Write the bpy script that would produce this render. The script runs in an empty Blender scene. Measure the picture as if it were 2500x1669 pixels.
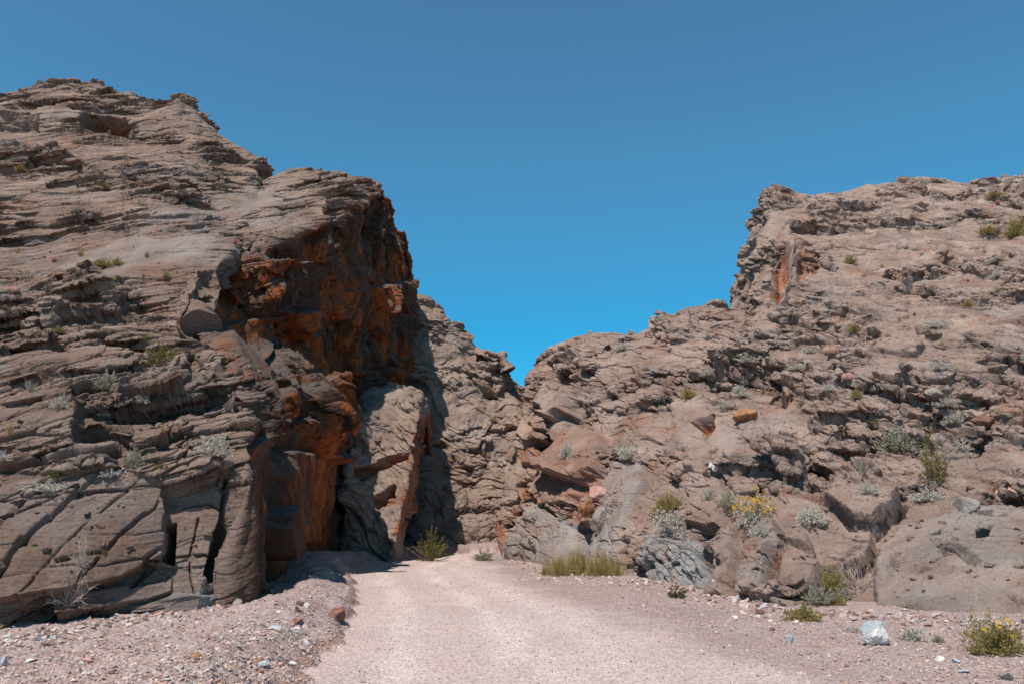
import bpy, math, random
import numpy as np
from mathutils import Vector, Matrix, Euler

# ------------------------------------------------------------------ scene, camera, light
scene = bpy.context.scene
rad = math.radians
PITCH = 12.6
EYE = 1.70
FPX = 1944.0                      # focal length in pixels of the 2500 px wide photograph
cam_d = bpy.data.cameras.new('camera')
cam_d.sensor_width = 36.0
cam_d.lens = FPX * 36.0 / 2500.0
cam_d.clip_start = 0.1
cam_d.clip_end = 3000
cam = bpy.data.objects.new('camera', cam_d)
scene.collection.objects.link(cam)
cam.location = (0, 0, EYE)
cam.rotation_euler = (rad(90 + PITCH), 0, 0)
scene.camera = cam

SUN_DIR = Vector((-0.222, -0.497, 0.839)).normalized()      # towards the sun
sun_el = math.asin(SUN_DIR.z)
sun_az = math.atan2(SUN_DIR.x, SUN_DIR.y)                 # clockwise from +Y
sun_d = bpy.data.lights.new('sun', 'SUN')
sun_d.energy = 5.0
sun_d.angle = rad(0.53)
sun_d.color = (1.0, 0.925, 0.84)
sun = bpy.data.objects.new('sun', sun_d)
sun.rotation_euler = SUN_DIR.to_track_quat('Z', 'Y').to_euler()
scene.collection.objects.link(sun)

world = bpy.data.worlds.new('World')
scene.world = world
world.use_nodes = True
nt = world.node_tree
nt.nodes.clear()
wo = nt.nodes.new('ShaderNodeOutputWorld')
bg = nt.nodes.new('ShaderNodeBackground')
sky = nt.nodes.new('ShaderNodeTexSky')
sky.sky_type = 'NISHITA'
sky.sun_disc = False
sky.sun_elevation = sun_el
sky.sun_rotation = sun_az
sky.altitude = 800
sky.air_density = 1.0
sky.dust_density = 0.15
sky.ozone_density = 2.0
hs = nt.nodes.new('ShaderNodeHueSaturation')
hs.inputs['Hue'].default_value = 0.482
hs.inputs['Saturation'].default_value = 1.18
hs.inputs['Value'].default_value = 1.0
bg.inputs['Strength'].default_value = 0.149
nt.links.new(sky.outputs[0], hs.inputs['Color'])
# the deep polarised blue of the desert sky: paler and more cyan low down, dimmed overhead, out of view, to cut the fill light
tcw = nt.nodes.new('ShaderNodeTexCoord')
sepw = nt.nodes.new('ShaderNodeSeparateXYZ')
rpw = nt.nodes.new('ShaderNodeValToRGB')
stops = [(0.0, (0.30, 0.72, 0.90)), (0.10, (0.14, 0.70, 0.93)), (0.175, (0.15, 0.75, 0.94)), (0.235, (0.19, 0.79, 0.95)), (0.334, (0.46, 0.89, 0.985)),
         (0.426, (0.68, 0.95, 0.99)), (0.51, (0.82, 0.93, 0.995)), (0.578, (0.88, 0.96, 0.97)), (0.66, (0.62, 0.58, 0.54)), (0.78, (0.34, 0.27, 0.22)), (1.0, (0.22, 0.16, 0.12))]
rpw.color_ramp.elements.remove(rpw.color_ramp.elements[1])
for i, (p_, c_) in enumerate(stops):
    e_ = rpw.color_ramp.elements[0] if i == 0 else rpw.color_ramp.elements.new(p_)
    e_.position = p_; e_.color = (*c_, 1)
mxw = nt.nodes.new('ShaderNodeMix'); mxw.data_type = 'RGBA'; mxw.blend_type = 'MULTIPLY'; mxw.inputs[0].default_value = 1.0
nt.links.new(tcw.outputs['Generated'], sepw.inputs[0])
nt.links.new(sepw.outputs[2], rpw.inputs[0])
nt.links.new(hs.outputs[0], mxw.inputs[6]); nt.links.new(rpw.outputs[0], mxw.inputs[7])
nt.links.new(mxw.outputs[2], bg.inputs['Color'])
nt.links.new(bg.outputs[0], wo.inputs['Surface'])

scene.view_settings.view_transform = 'Standard'
scene.view_settings.look = 'None'
scene.view_settings.exposure = 0.0
scene.view_settings.gamma = 1.0
scene.render.film_transparent = False
scene.cycles.max_bounces = 5
scene.cycles.diffuse_bounces = 2
scene.cycles.transparent_max_bounces = 4

# ------------------------------------------------------------------ small maths library
cp_, sp_ = math.cos(rad(PITCH)), math.sin(rad(PITCH))

def P(px, py, d):
    """world point seen at photo pixel (px, py) at forward distance d"""
    px = np.asarray(px, float); py = np.asarray(py, float); d = np.asarray(d, float)
    u = (px - 1250.0) / FPX
    v = (834.5 - py) / FPX
    ry = cp_ - v * sp_
    rz = sp_ + v * cp_
    k = d / ry
    return np.stack([u * k, d, EYE + rz * k], -1)

def proj(V):
    x = V[..., 0]; y = V[..., 1]; z = V[..., 2] - EYE
    f = y * cp_ + z * sp_
    up = -y * sp_ + z * cp_
    f = np.where(f < 0.05, 0.05, f)
    return 1250.0 + FPX * x / f, 834.5 - FPX * up / f, f

def ground_d(py, z=0.0):
    v = (834.5 - np.asarray(py, float)) / FPX
    t = (sp_ + v * cp_) / (cp_ - v * sp_)
    return (EYE - z) / np.maximum(-t, 1e-4)

def h3(ix, iy, iz, seed):
    a = ix.astype(np.int64) * 73856093 ^ iy.astype(np.int64) * 19349663 ^ iz.astype(np.int64) * 83492791 ^ (seed * 2654435761 & 0x7fffffff)
    a = a & 0xffffffff
    a = ((a ^ (a >> 16)) * 0x45d9f3b) & 0xffffffff
    a = ((a ^ (a >> 16)) * 0x45d9f3b) & 0xffffffff
    return a ^ (a >> 16)

_GR = np.array([(x, y, z) for x in (-1, 0, 1) for y in (-1, 0, 1) for z in (-1, 0, 1) if abs(x) + abs(y) + abs(z) == 2], np.float32)

def perlin(p, seed=0):
    p = p.astype(np.float32)
    i = np.floor(p); f = p - i; i = i.astype(np.int32)
    w = f * f * f * (f * (f * 6 - 15) + 10)
    out = np.zeros(len(p), np.float32)
    for dx in (0, 1):
        wx = w[:, 0] if dx else 1 - w[:, 0]
        for dy in (0, 1):
            wy = w[:, 1] if dy else 1 - w[:, 1]
            for dz in (0, 1):
                wz = w[:, 2] if dz else 1 - w[:, 2]
                g = _GR[h3(i[:, 0] + dx, i[:, 1] + dy, i[:, 2] + dz, seed) % 12]
                out += wx * wy * wz * (g[:, 0] * (f[:, 0] - dx) + g[:, 1] * (f[:, 1] - dy) + g[:, 2] * (f[:, 2] - dz))
    return out

def fbm(p, octv=4, seed=0, gain=0.5):
    o = np.zeros(len(p), np.float32); a = 1.0; s = 1.0
    for k in range(octv):
        o += a * perlin(p * s, seed + 17 * k); a *= gain; s *= 2.03
    return o

def voro(q, seed=0, jit=0.85):
    """cellular noise: random value, offset to the cell's centre, crack distance F2-F1, second random"""
    q = q.astype(np.float32)
    b = np.floor(q - 0.5).astype(np.int32)
    n = len(q)
    f1 = np.full(n, 9.0, np.float32); f2 = np.full(n, 9.0, np.float32)
    rid = np.zeros(n, np.int64); off = np.zeros((n, 3), np.float32)
    for dx in (0, 1):
        for dy in (0, 1):
            for dz in (0, 1):
                cx = b[:, 0] + dx; cy = b[:, 1] + dy; cz = b[:, 2] + dz
                hh = h3(cx, cy, cz, seed)
                ox = q[:, 0] - (cx + 0.5 + jit * ((hh & 1023) / 1023.0 - 0.5)).astype(np.float32)
                oy = q[:, 1] - (cy + 0.5 + jit * (((hh >> 10) & 1023) / 1023.0 - 0.5)).astype(np.float32)
                oz = q[:, 2] - (cz + 0.5 + jit * (((hh >> 20) & 1023) / 1023.0 - 0.5)).astype(np.float32)
                d = np.sqrt(ox * ox + oy * oy + oz * oz)
                m = d < f1
                f2 = np.where(m, f1, np.minimum(f2, d))
                f1 = np.where(m, d, f1)
                rid = np.where(m, hh, rid)
                off[m, 0] = ox[m]; off[m, 1] = oy[m]; off[m, 2] = oz[m]
    r = h3(rid, rid >> 7, rid >> 13, seed + 5)
    return (r & 1023) / 1023.0, off, f2 - f1, r

def sstep(a, b, x):
    t = np.clip((x - a) / (b - a), 0, 1)
    return t * t * (3 - 2 * t)

def frame(normal, strike):
    """orthonormal rows: strike, dip, bed normal"""
    n = np.array(normal, float); n /= np.linalg.norm(n)
    s = np.array(strike, float); s -= n * s.dot(n); s /= np.linalg.norm(s)
    return np.stack([s, np.cross(n, s), n], 1)

def cr_weights(n, t, ten=0.40):
    """cardinal spline weights: rows for samples t in [0, n-1]"""
    W = np.zeros((len(t), n))
    k = np.clip(np.floor(t).astype(int), 0, n - 2); f = t - k
    h00 = 2 * f**3 - 3 * f**2 + 1; h10 = f**3 - 2 * f**2 + f; h01 = -2 * f**3 + 3 * f**2; h11 = f**3 - f**2
    for r in range(len(t)):
        a = k[r]; b = a + 1
        W[r, a] += h00[r]; W[r, b] += h01[r]
        p0, p1 = max(a - 1, 0), b
        W[r, p1] += ten * h10[r]; W[r, p0] -= ten * h10[r]
        p0, p1 = a, min(b + 1, n - 1)
        W[r, p1] += ten * h11[r]; W[r, p0] -= ten * h11[r]
    return W

def blur(A, w, ax):
    """box blur of width 2w+1 along an axis, edges held"""
    if w < 1: return A
    pad = [(0, 0)] * A.ndim; pad[ax] = (w + 1, w)
    c = np.cumsum(np.pad(A, pad, mode='edge').astype(np.float64), axis=ax)
    n = A.shape[ax]; k = 2 * w + 1
    return (np.take(c, range(k, k + n), ax) - np.take(c, range(0, n), ax)) / k

def loft(cols, scale=1.0, dens=0.75, sink=0.7, back=True, cap=(1000, 2000), du=1.0, dv=1.9, marks=False, straight=False):
    """cols: lists of (px, py, d) from base to top. Returns a dense (nu, nv, 3) surface"""
    A = np.array(cols, float)
    G = P(A[..., 0], A[..., 1], A[..., 2] * scale)
    px = A[..., :2].copy()
    if sink:
        lo = G[:, :1].copy(); lo[..., 2] -= sink; lo[..., 1] -= 0.2
        G = np.concatenate([lo, G], 1); px = np.concatenate([px[:, :1] + [0, 25], px], 1)
    if back:
        t1 = G[:, -1:].copy(); t1[..., 1] += 5 * scale; t1[..., 2] -= 0.8
        t2 = t1.copy(); t2[..., 1] += 12; t2[..., 2] -= 9
        G = np.concatenate([G, t1, t2], 1); px = np.concatenate([px, px[:, -1:] + [0, -18], px[:, -1:] + [0, -30]], 1)
    nu, nv = G.shape[:2]
    lu = np.linalg.norm(np.diff(px, axis=0), axis=-1).max(1)
    lv = np.percentile(np.linalg.norm(np.diff(px, axis=1), axis=-1), 80, axis=0)
    def samples(L, n, mx, dd=1.0):
        L = np.maximum(L, 12)
        c = np.concatenate([[0], np.cumsum(L)])
        m = int(min(mx, c[-1] * dens * dd))
        return np.interp(np.linspace(0, c[-1], m), c, np.arange(n))
    if isinstance(du, (list, tuple)): lu = lu * np.array(du); du = 1.0
    su = samples(lu, nu, cap[0], du)
    Wu = cr_weights(nu, su)
    if straight: Wu = np.maximum(0, 1 - np.abs(su[:, None] - np.arange(nu)[None, :]))
    Wv = cr_weights(nv, samples(lv, nv, cap[1], dv))
    out = np.einsum('ai,ijk,bj->abk', Wu, G, Wv)
    if straight: out = blur(blur(out, 6, 0), 6, 0)
    return (out, np.searchsorted(su, np.arange(nu))) if marks else out

def gnormals(V):
    du = np.gradient(V, axis=0); dv = np.gradient(V, axis=1)
    N = np.cross(du, dv); N /= np.linalg.norm(N, axis=-1, keepdims=True) + 1e-9
    tocam = np.array([0, 0, EYE]) - V
    if (N * tocam).sum(-1).mean() < 0: N = -N
    return N

def link(name, me, mat=None, parent=None):
    o = bpy.data.objects.new(name, me)
    scene.collection.objects.link(o)
    if mat is not None and not me.materials: me.materials.append(mat)
    if parent is not None: o.parent = parent
    return o

def raw_mesh(name, verts, faces, smooth=False, attrs=None):
    """faces: (m, k) index array"""
    me = bpy.data.meshes.new(name)
    verts = np.ascontiguousarray(verts, np.float32); faces = np.ascontiguousarray(faces, np.int32)
    m, k = faces.shape
    me.vertices.add(len(verts)); me.vertices.foreach_set('co', verts.ravel())
    me.loops.add(m * k); me.loops.foreach_set('vertex_index', faces.ravel())
    me.polygons.add(m); me.polygons.foreach_set('loop_start', np.arange(m, dtype=np.int32) * k)
    me.update(calc_edges=True)
    if not smooth: me.shade_flat()
    for an, av in (attrs or {}).items():
        a = me.attributes.new(an, 'FLOAT', 'POINT'); a.data.foreach_set('value', np.ascontiguousarray(av, np.float32).ravel())
    return me

def grid_faces(nu, nv, flip=False):
    i = np.arange(nu * nv).reshape(nu, nv)
    f = np.stack([i[:-1, :-1], i[1:, :-1], i[1:, 1:], i[:-1, 1:]], -1).reshape(-1, 4)
    return f[:, ::-1] if flip else f

def poly_sd(px, py, poly):
    """signed distance (negative inside) of points to a polygon"""
    poly = np.array(poly, float); n = len(poly)
    d = np.full(len(px), 1e9); inside = np.zeros(len(px), bool)
    for i in range(n):
        ax, ay = poly[i]; bx, by = poly[(i + 1) % n]
        ex, ey = bx - ax, by - ay
        wx, wy = px - ax, py - ay
        t = np.clip((wx * ex + wy * ey) / (ex * ex + ey * ey + 1e-9), 0, 1)
        d = np.minimum(d, np.hypot(wx - ex * t, wy - ey * t))
        c = ((ay > py) != (by > py)) & (px < (bx - ax) * (py - ay) / (by - ay + 1e-12) + ax)
        inside ^= c
    return np.where(inside, -d, d)

SURF = []      # displaced surfaces, for resting plants and stones on them

# ------------------------------------------------------------------ materials
def new_mat(name):
    m = bpy.data.materials.new(name); m.use_nodes = True
    n = m.node_tree; n.nodes.clear()
    out = n.nodes.new('ShaderNodeOutputMaterial'); b = n.nodes.new('ShaderNodeBsdfPrincipled')
    n.links.new(b.outputs[0], out.inputs['Surface'])
    b.inputs['Specular IOR Level'].default_value = 0.2
    b.inputs['Roughness'].default_value = 0.9
    return m, n, b

def nd(n, t, **kw):
    x = n.nodes.new(t)
    for k, v in kw.items(): setattr(x, k, v)
    return x

def noise_node(n, scale, detail=6, rough=0.6, vec=None, dim=None):
    x = nd(n, 'ShaderNodeTexNoise')
    x.inputs['Scale'].default_value = scale; x.inputs['Detail'].default_value = detail; x.inputs['Roughness'].default_value = rough
    if vec is not None: n.links.new(vec, x.inputs['Vector'])
    return x.outputs['Fac']

def ramp_node(n, fac, stops):
    r = nd(n, 'ShaderNodeValToRGB')
    while len(r.color_ramp.elements) > 1: r.color_ramp.elements.remove(r.color_ramp.elements[-1])
    for i, (p, c) in enumerate(stops):
        e = r.color_ramp.elements[0] if i == 0 else r.color_ramp.elements.new(p)
        e.position = p; e.color = (*c, 1) if len(c) == 3 else c
    n.links.new(fac, r.inputs[0])
    return r.outputs[0]

def mix_node(n, fac, a, b, blend='MIX'):
    m = nd(n, 'ShaderNodeMix', data_type='RGBA', blend_type=blend)
    for s, v in ((0, fac), (6, a), (7, b)):
        if isinstance(v, (int, float)): m.inputs[s].default_value = v
        elif isinstance(v, tuple): m.inputs[s].default_value = (*v, 1)
        else: n.links.new(v, m.inputs[s])
    return m.outputs[2]

def attr_node(n, name):
    a = nd(n, 'ShaderNodeAttribute'); a.attribute_name = name
    return a.outputs['Fac']

def rock_material(name, base_lo, base_mid, base_hi, bump=0.09, fine=16.0):
    m, n, b = new_mat(name)
    geo = nd(n, 'ShaderNodeNewGeometry').outputs['Position']
    f1 = noise_node(n, 0.55, 8, 0.62, geo)
    f2 = noise_node(n, fine, 8, 0.75, geo)
    c = ramp_node(n, f1, [(0.30, base_lo), (0.5, base_mid), (0.72, base_hi)])
    wall_shade = ramp_node(n, f1, [(0.30, (0.050, 0.031, 0.022)), (0.5, (0.080, 0.049, 0.034)), (0.72, (0.13, 0.088, 0.064))])  # darker base for the wall: its deep shade is put into the colour
    c = mix_node(n, attr_node(n, 'wall'), c, wall_shade)
    g = ramp_node(n, f2, [(0.25, (0.56, 0.55, 0.54)), (0.5, (1, 1, 1)), (0.75, (1.36, 1.34, 1.33))])
    c = mix_node(n, 1.0, c, g, 'MULTIPLY')
    v = attr_node(n, 'var')
    vg = ramp_node(n, v, [(0.0, (0.70, 0.68, 0.67)), (0.5, (1, 1, 1)), (1.0, (1.22, 1.20, 1.19))])
    c = mix_node(n, 1.0, c, vg, 'MULTIPLY')
    pale = attr_node(n, 'pale'); c = mix_node(n, pale, c, mix_node(n, 1.0, (0.50, 0.37, 0.31), g, 'MULTIPLY'))
    blue = attr_node(n, 'blue'); c = mix_node(n, blue, c, mix_node(n, 1.0, (0.37, 0.37, 0.375), g, 'MULTIPLY'))
    rn = ramp_node(n, noise_node(n, 1.7, 7, 0.66, geo), [(0.30, (0.085, 0.030, 0.012)), (0.46, (0.29, 0.078, 0.022)), (0.66, (0.46, 0.138, 0.042))])
    c = mix_node(n, attr_node(n, 'rust'), c, mix_node(n, 1.0, rn, g, 'MULTIPLY'))
    n.links.new(c, b.inputs['Base Color'])
    bp = nd(n, 'ShaderNodeBump'); bp.inputs['Strength'].default_value = 1.0; bp.inputs['Distance'].default_value = bump
    mp = nd(n, 'ShaderNodeMapping'); mp.inputs['Rotation'].default_value = (rad(18), rad(-10), 0); mp.inputs['Scale'].default_value = (1.2, 1.2, 5.0)
    n.links.new(geo, mp.inputs['Vector'])
    h1 = noise_node(n, 2.6, 10, 0.74, mp.outputs[0]); h2 = noise_node(n, 8.0, 8, 0.78, geo)
    ha = nd(n, 'ShaderNodeMath', operation='ADD'); n.links.new(h1, ha.inputs[0]); n.links.new(h2, ha.inputs[1])
    n.links.new(ha.outputs[0], bp.inputs['Height']); n.links.new(bp.outputs[0], b.inputs['Normal'])
    b.inputs['Roughness'].default_value = 0.85
    return m

M_ROCK_LEFT = rock_material('varnished_rock', (0.190, 0.125, 0.097), (0.278, 0.190, 0.150), (0.368, 0.265, 0.216))
M_ROCK_RIGHT = rock_material('grey_brown_rock', (0.235, 0.159, 0.128), (0.340, 0.242, 0.200), (0.445, 0.330, 0.277))
M_ROCK_FAR = rock_material('far_rock', (0.245, 0.171, 0.139), (0.325, 0.237, 0.194), (0.395, 0.296, 0.249))

# ------------------------------------------------------------------ rock surfaces
def block_layers(levels, Bp, Q0, rough, gu, gv):
    d = np.zeros(len(Bp), np.float32); var = np.zeros(len(Bp), np.float32)
    for L in levels:
        R = L['R']; s_ = np.array(L['s'])
        q = (Q0 @ R) / s_
        q = q + L.get('wq', 0.10) * np.stack([perlin(q * 1.7, L['seed'] + 3), perlin(q * 1.7, L['seed'] + 4), perlin(q * 1.7, L['seed'] + 6)], 1)
        r, off, e, rid = voro(q, L['seed'])
        t1 = ((rid >> 10) & 255) / 255.0 - 0.5; t2 = ((rid >> 18) & 255) / 255.0 - 0.5
        # a layer finer than the mesh can carry fades out instead of combing
        fine = np.maximum((np.abs(gv @ R) / s_).max(1), (np.abs(gu @ R) / s_).max(1))
        a = (1.0 + (rough - 1.0) * L.get('mask', 1.0)) * (1 - sstep(0.22, 0.55, fine))
        # a bed juts out at its foot and leans back above, so its underside overhangs the bed below
        d += a * L['amp'] * ((r - 0.5) * 2 * L.get('step', 1.0) + t1 * off[:, 0] * L.get('tilt', 1.0) * 2 + t2 * off[:, 1] * L.get('tilt', 1.0)
                     - off[:, 2] * L.get('saw', 0.7))
        if L.get('crack'): d -= L['crack'] * a * np.exp(-(e / L.get('cw', 0.06)) ** 2)
        var += (r - 0.5) * L.get('var', 0.10)
    return d, var

def rock(name, V, mat, regions, label=None, dblur=6, split=2):
    """regions: (spec, feats, colour, first column, last column) along the strike; neighbours blend into each other"""
    nu, nv = V.shape[:2]
    N = gnormals(V)
    H = N.copy(); H[..., 2] *= 0.25; H /= np.linalg.norm(H, axis=-1, keepdims=True) + 1e-9
    D = np.zeros_like(N); Wt = []
    pad_ = max(6, int(0.02 * nu))
    for (spec, feats, colour, a, b) in regions:
        w = np.ones(nu)
        if a > 0: w *= sstep(a - pad_, a + pad_, np.arange(nu))
        if b < nu: w *= 1 - sstep(b - pad_, b + pad_, np.arange(nu))
        Wt.append(w); k = spec.get('horiz', 0.5)
        D += w[:, None, None] * (N * (1 - k) + H * k)
    D = blur(blur(D, dblur, 0), 3, 1); D /= np.linalg.norm(D, axis=-1, keepdims=True) + 1e-9
    bx, by, bf = proj(V)
    G = {k: np.zeros((nu, nv)) for k in ('disp', 'fmask', 'rough', 'var', 'rust', 'pale', 'blue')}
    # --- first pass: hand-placed features, large swells and large blocks
    for (spec, feats, colour, a, b), w in zip(regions, Wt):
        lo, hi = max(0, a - pad_), min(nu, b + pad_)
        Vs = V[lo:hi]; B = Vs.reshape(-1, 3); px = bx[lo:hi].ravel(); py = by[lo:hi].ravel(); m_ = len(B)
        gu = np.gradient(V, axis=0)[lo:hi].reshape(-1, 3); gv = np.gradient(V, axis=1)[lo:hi].reshape(-1, 3)
        disp = np.zeros(m_); fmask = np.ones(m_); at = {k: np.zeros(m_) for k in ('rust', 'pale', 'blue')}
        for f in feats:
            poly = np.array(f['poly'], float)
            x0, y0 = poly.min(0) - 60; x1, y1 = poly.max(0) + 60
            q = np.nonzero((px > x0) & (px < x1) & (py > y0) & (py < y1))[0]
            if len(q) == 0: continue
            wob = f.get('wob', 7.0)
            sd = poly_sd(px[q] + wob * fbm(B[q] * 0.9, 3, 91), py[q] + wob * fbm(B[q] * 0.9, 3, 92), poly)
            fw = f.get('w', 8.0); m = 1 - sstep(-fw * 0.5, fw * 0.5, sd)
            if 'amp' in f:
                c = poly.mean(0); gx, gy = f.get('g', (0, 0))
                disp[q] += m * (f['amp'] + gx * (px[q] - c[0]) / 100.0 + gy * (py[q] - c[1]) / 100.0)
            if 'dome' in f: disp[q] += f['dome'] * np.sqrt(np.clip(-sd / f.get('r', 60.0), 0, 1))
            if 'rough' in f: fmask[q] = fmask[q] * (1 - m) + f['rough'] * m
            for k in at:
                if k in f: at[k][q] = np.maximum(at[k][q], m * f[k] * np.clip(0.75 + 1.1 * fbm(B[q] * 1.3, 4, 55), 0, 1))
            if 'crack' in f: disp[q] -= f['crack'] * np.exp(-(sd / f.get('cw', 3.0)) ** 2)
        wf = spec.get('wf', 0.16)
        Q0 = B + spec.get('warp', 1.2) * np.stack([fbm(B * wf, 3, 31), fbm(B * wf, 3, 32), fbm(B * wf, 3, 33)], 1)
        slab = sstep(-0.12, 0.22, fbm(B / spec.get('slab', 6.0) * np.array([1, 1, 2.0]), 3, 77))     # 1 = broken, 0 = smooth slab
        rough = (spec.get('slab_min', 0.25) + (1 - spec.get('slab_min', 0.25)) * slab) * fmask
        for sc, am, sd_ in spec.get('fbm', ()): disp += am * fbm(B / sc, 4, sd_) * (1 if sc > 4 else 0.3 + 0.7 * np.minimum(fmask, 1))
        d_, v_ = block_layers(spec['blocks'][:split], B, Q0, rough, gu, gv)
        disp += d_
        ww = w[lo:hi, None]; sh = (hi - lo, nv)
        for k, val in dict(disp=disp, fmask=fmask, rough=rough, var=v_, **at).items(): G[k][lo:hi] += ww * val.reshape(sh)
    G['disp'] = blur(blur(G['disp'], 1, 0), 1, 1)      # no stair-steps where beds cross the mesh at a slant
    V1 = V + D * G['disp'][..., None]
    # --- share the columns' points out again along the new surface, so that risers and undersides get their own
    L = np.linalg.norm(np.diff(V1, axis=1), axis=-1); L0 = np.linalg.norm(np.diff(V, axis=1), axis=-1)
    L = np.minimum(L, L0 * 9) + 0.15 * L0
    s1 = np.concatenate([np.zeros((nu, 1)), np.cumsum(L, 1)], 1)
    s0 = np.concatenate([np.zeros((nu, 1)), np.cumsum(L0, 1)], 1)
    # new stations: positions along s1 spaced in the proportions of the old ones
    tgt = s0 / s0[:, -1:] 
    idx = np.arange(nv, dtype=float)
    T = np.empty((nu, nv))
    # weight: keep half of the screen-even spacing, half by true length
    for i in range(nu):
        mix = 0.45 * idx / (nv - 1) + 0.55 * s1[i] / s1[i, -1]
        T[i] = np.interp(np.linspace(0, 1, nv), mix, idx)
    T = blur(T, 3, 0)
    k0 = np.clip(np.floor(T).astype(int), 0, nv - 2); fr = T - k0; ii = np.arange(nu)[:, None]
    rs = lambda A: A[ii, k0] * ((1 - fr)[..., None] if A.ndim == 3 else (1 - fr)) + A[ii, k0 + 1] * (fr[..., None] if A.ndim == 3 else fr)
    V1 = rs(V1); bx = rs(bx); by = rs(by); D1 = rs(D)
    G = {k: rs(v) for k, v in G.items()}
    # --- second pass: small blocks, joints and grain along the new normals
    sm = blur(blur(V1, 3, 0), 3, 1)
    N1 = gnormals(sm)
    N1 = N1 * 0.75 + D1 * 0.25; N1 /= np.linalg.norm(N1, axis=-1, keepdims=True) + 1e-9
    d2 = np.zeros((nu, nv)); wall = np.zeros((nu, nv))
    for (spec, feats, colour, a, b), w in zip(regions, Wt):
        lo, hi = max(0, a - pad_), min(nu, b + pad_)
        B = V1[lo:hi].reshape(-1, 3); rough = G['rough'][lo:hi].ravel(); m_ = len(B)
        gu = np.gradient(V1, axis=0)[lo:hi].reshape(-1, 3); gv = np.gradient(V1, axis=1)[lo:hi].reshape(-1, 3)
        wf = spec.get('wf', 0.16)
        Q0 = B + spec.get('warp', 1.2) * np.stack([fbm(B * wf, 3, 31), fbm(B * wf, 3, 32), fbm(B * wf, 3, 33)], 1)
        d_, v_ = block_layers(spec['blocks'][split:], B, Q0, rough, gu, gv)
        for sc, am, sd_ in spec.get('fine', ()): d_ += am * (0.35 + 0.65 * rough) * fbm(B / sc, 3, sd_)
        if spec.get('extra'): d_ += spec['extra'](B, bx[lo:hi].ravel(), by[lo:hi].ravel(), None)
        ww = w[lo:hi, None]
        d2[lo:hi] += ww * d_.reshape(hi - lo, nv); G['var'][lo:hi] += ww * v_.reshape(hi - lo, nv)
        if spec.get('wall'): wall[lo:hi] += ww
    Vd = V1 + N1 * d2[..., None]
    Nd = gnormals(Vd)
    Bf = Vd.reshape(-1, 3); var = (0.5 + G['var']).ravel() + 0.25 * fbm(Bf / 2.2, 4, 61)
    attrs = {k: G[k].ravel() for k in ('rust', 'pale', 'blue')}
    for (spec, feats, colour, a, b), w in zip(regions, Wt):
        if colour:
            lo, hi = max(0, a - pad_), min(nu, b + pad_)
            at = {k: attrs[k].reshape(nu, nv)[lo:hi].ravel().copy() for k in attrs}; vv = var.reshape(nu, nv)[lo:hi].ravel().copy()
            colour(Vd[lo:hi].reshape(-1, 3), None, None, Nd[lo:hi].reshape(-1, 3), bx[lo:hi].ravel(), by[lo:hi].ravel(), at, vv)
            ww = w[lo:hi, None]
            for k in attrs:
                t = attrs[k].reshape(nu, nv); t[lo:hi] = t[lo:hi] * (1 - ww) + ww * at[k].reshape(hi - lo, nv)
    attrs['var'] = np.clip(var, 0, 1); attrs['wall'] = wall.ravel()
    for k in ('rust', 'pale', 'blue'): attrs[k] = np.clip(attrs[k], 0, 1)
    du = np.gradient(V, axis=0)[nu // 2, nv // 2]; dv = np.gradient(V, axis=1)[nu // 2, nv // 2]
    flip = np.dot(np.cross(du, dv), N[nu // 2, nv // 2]) < 0
    me = raw_mesh(name, Vd.reshape(-1, 3), grid_faces(nu, nv, flip), smooth=False, attrs=attrs)
    o = link(name, me, mat)
    o['kind'] = 'structure'
    if label: o['label'] = label
    SURF.append((name, Vd.reshape(-1, 3), Nd.reshape(-1, 3)))
    return o

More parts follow.
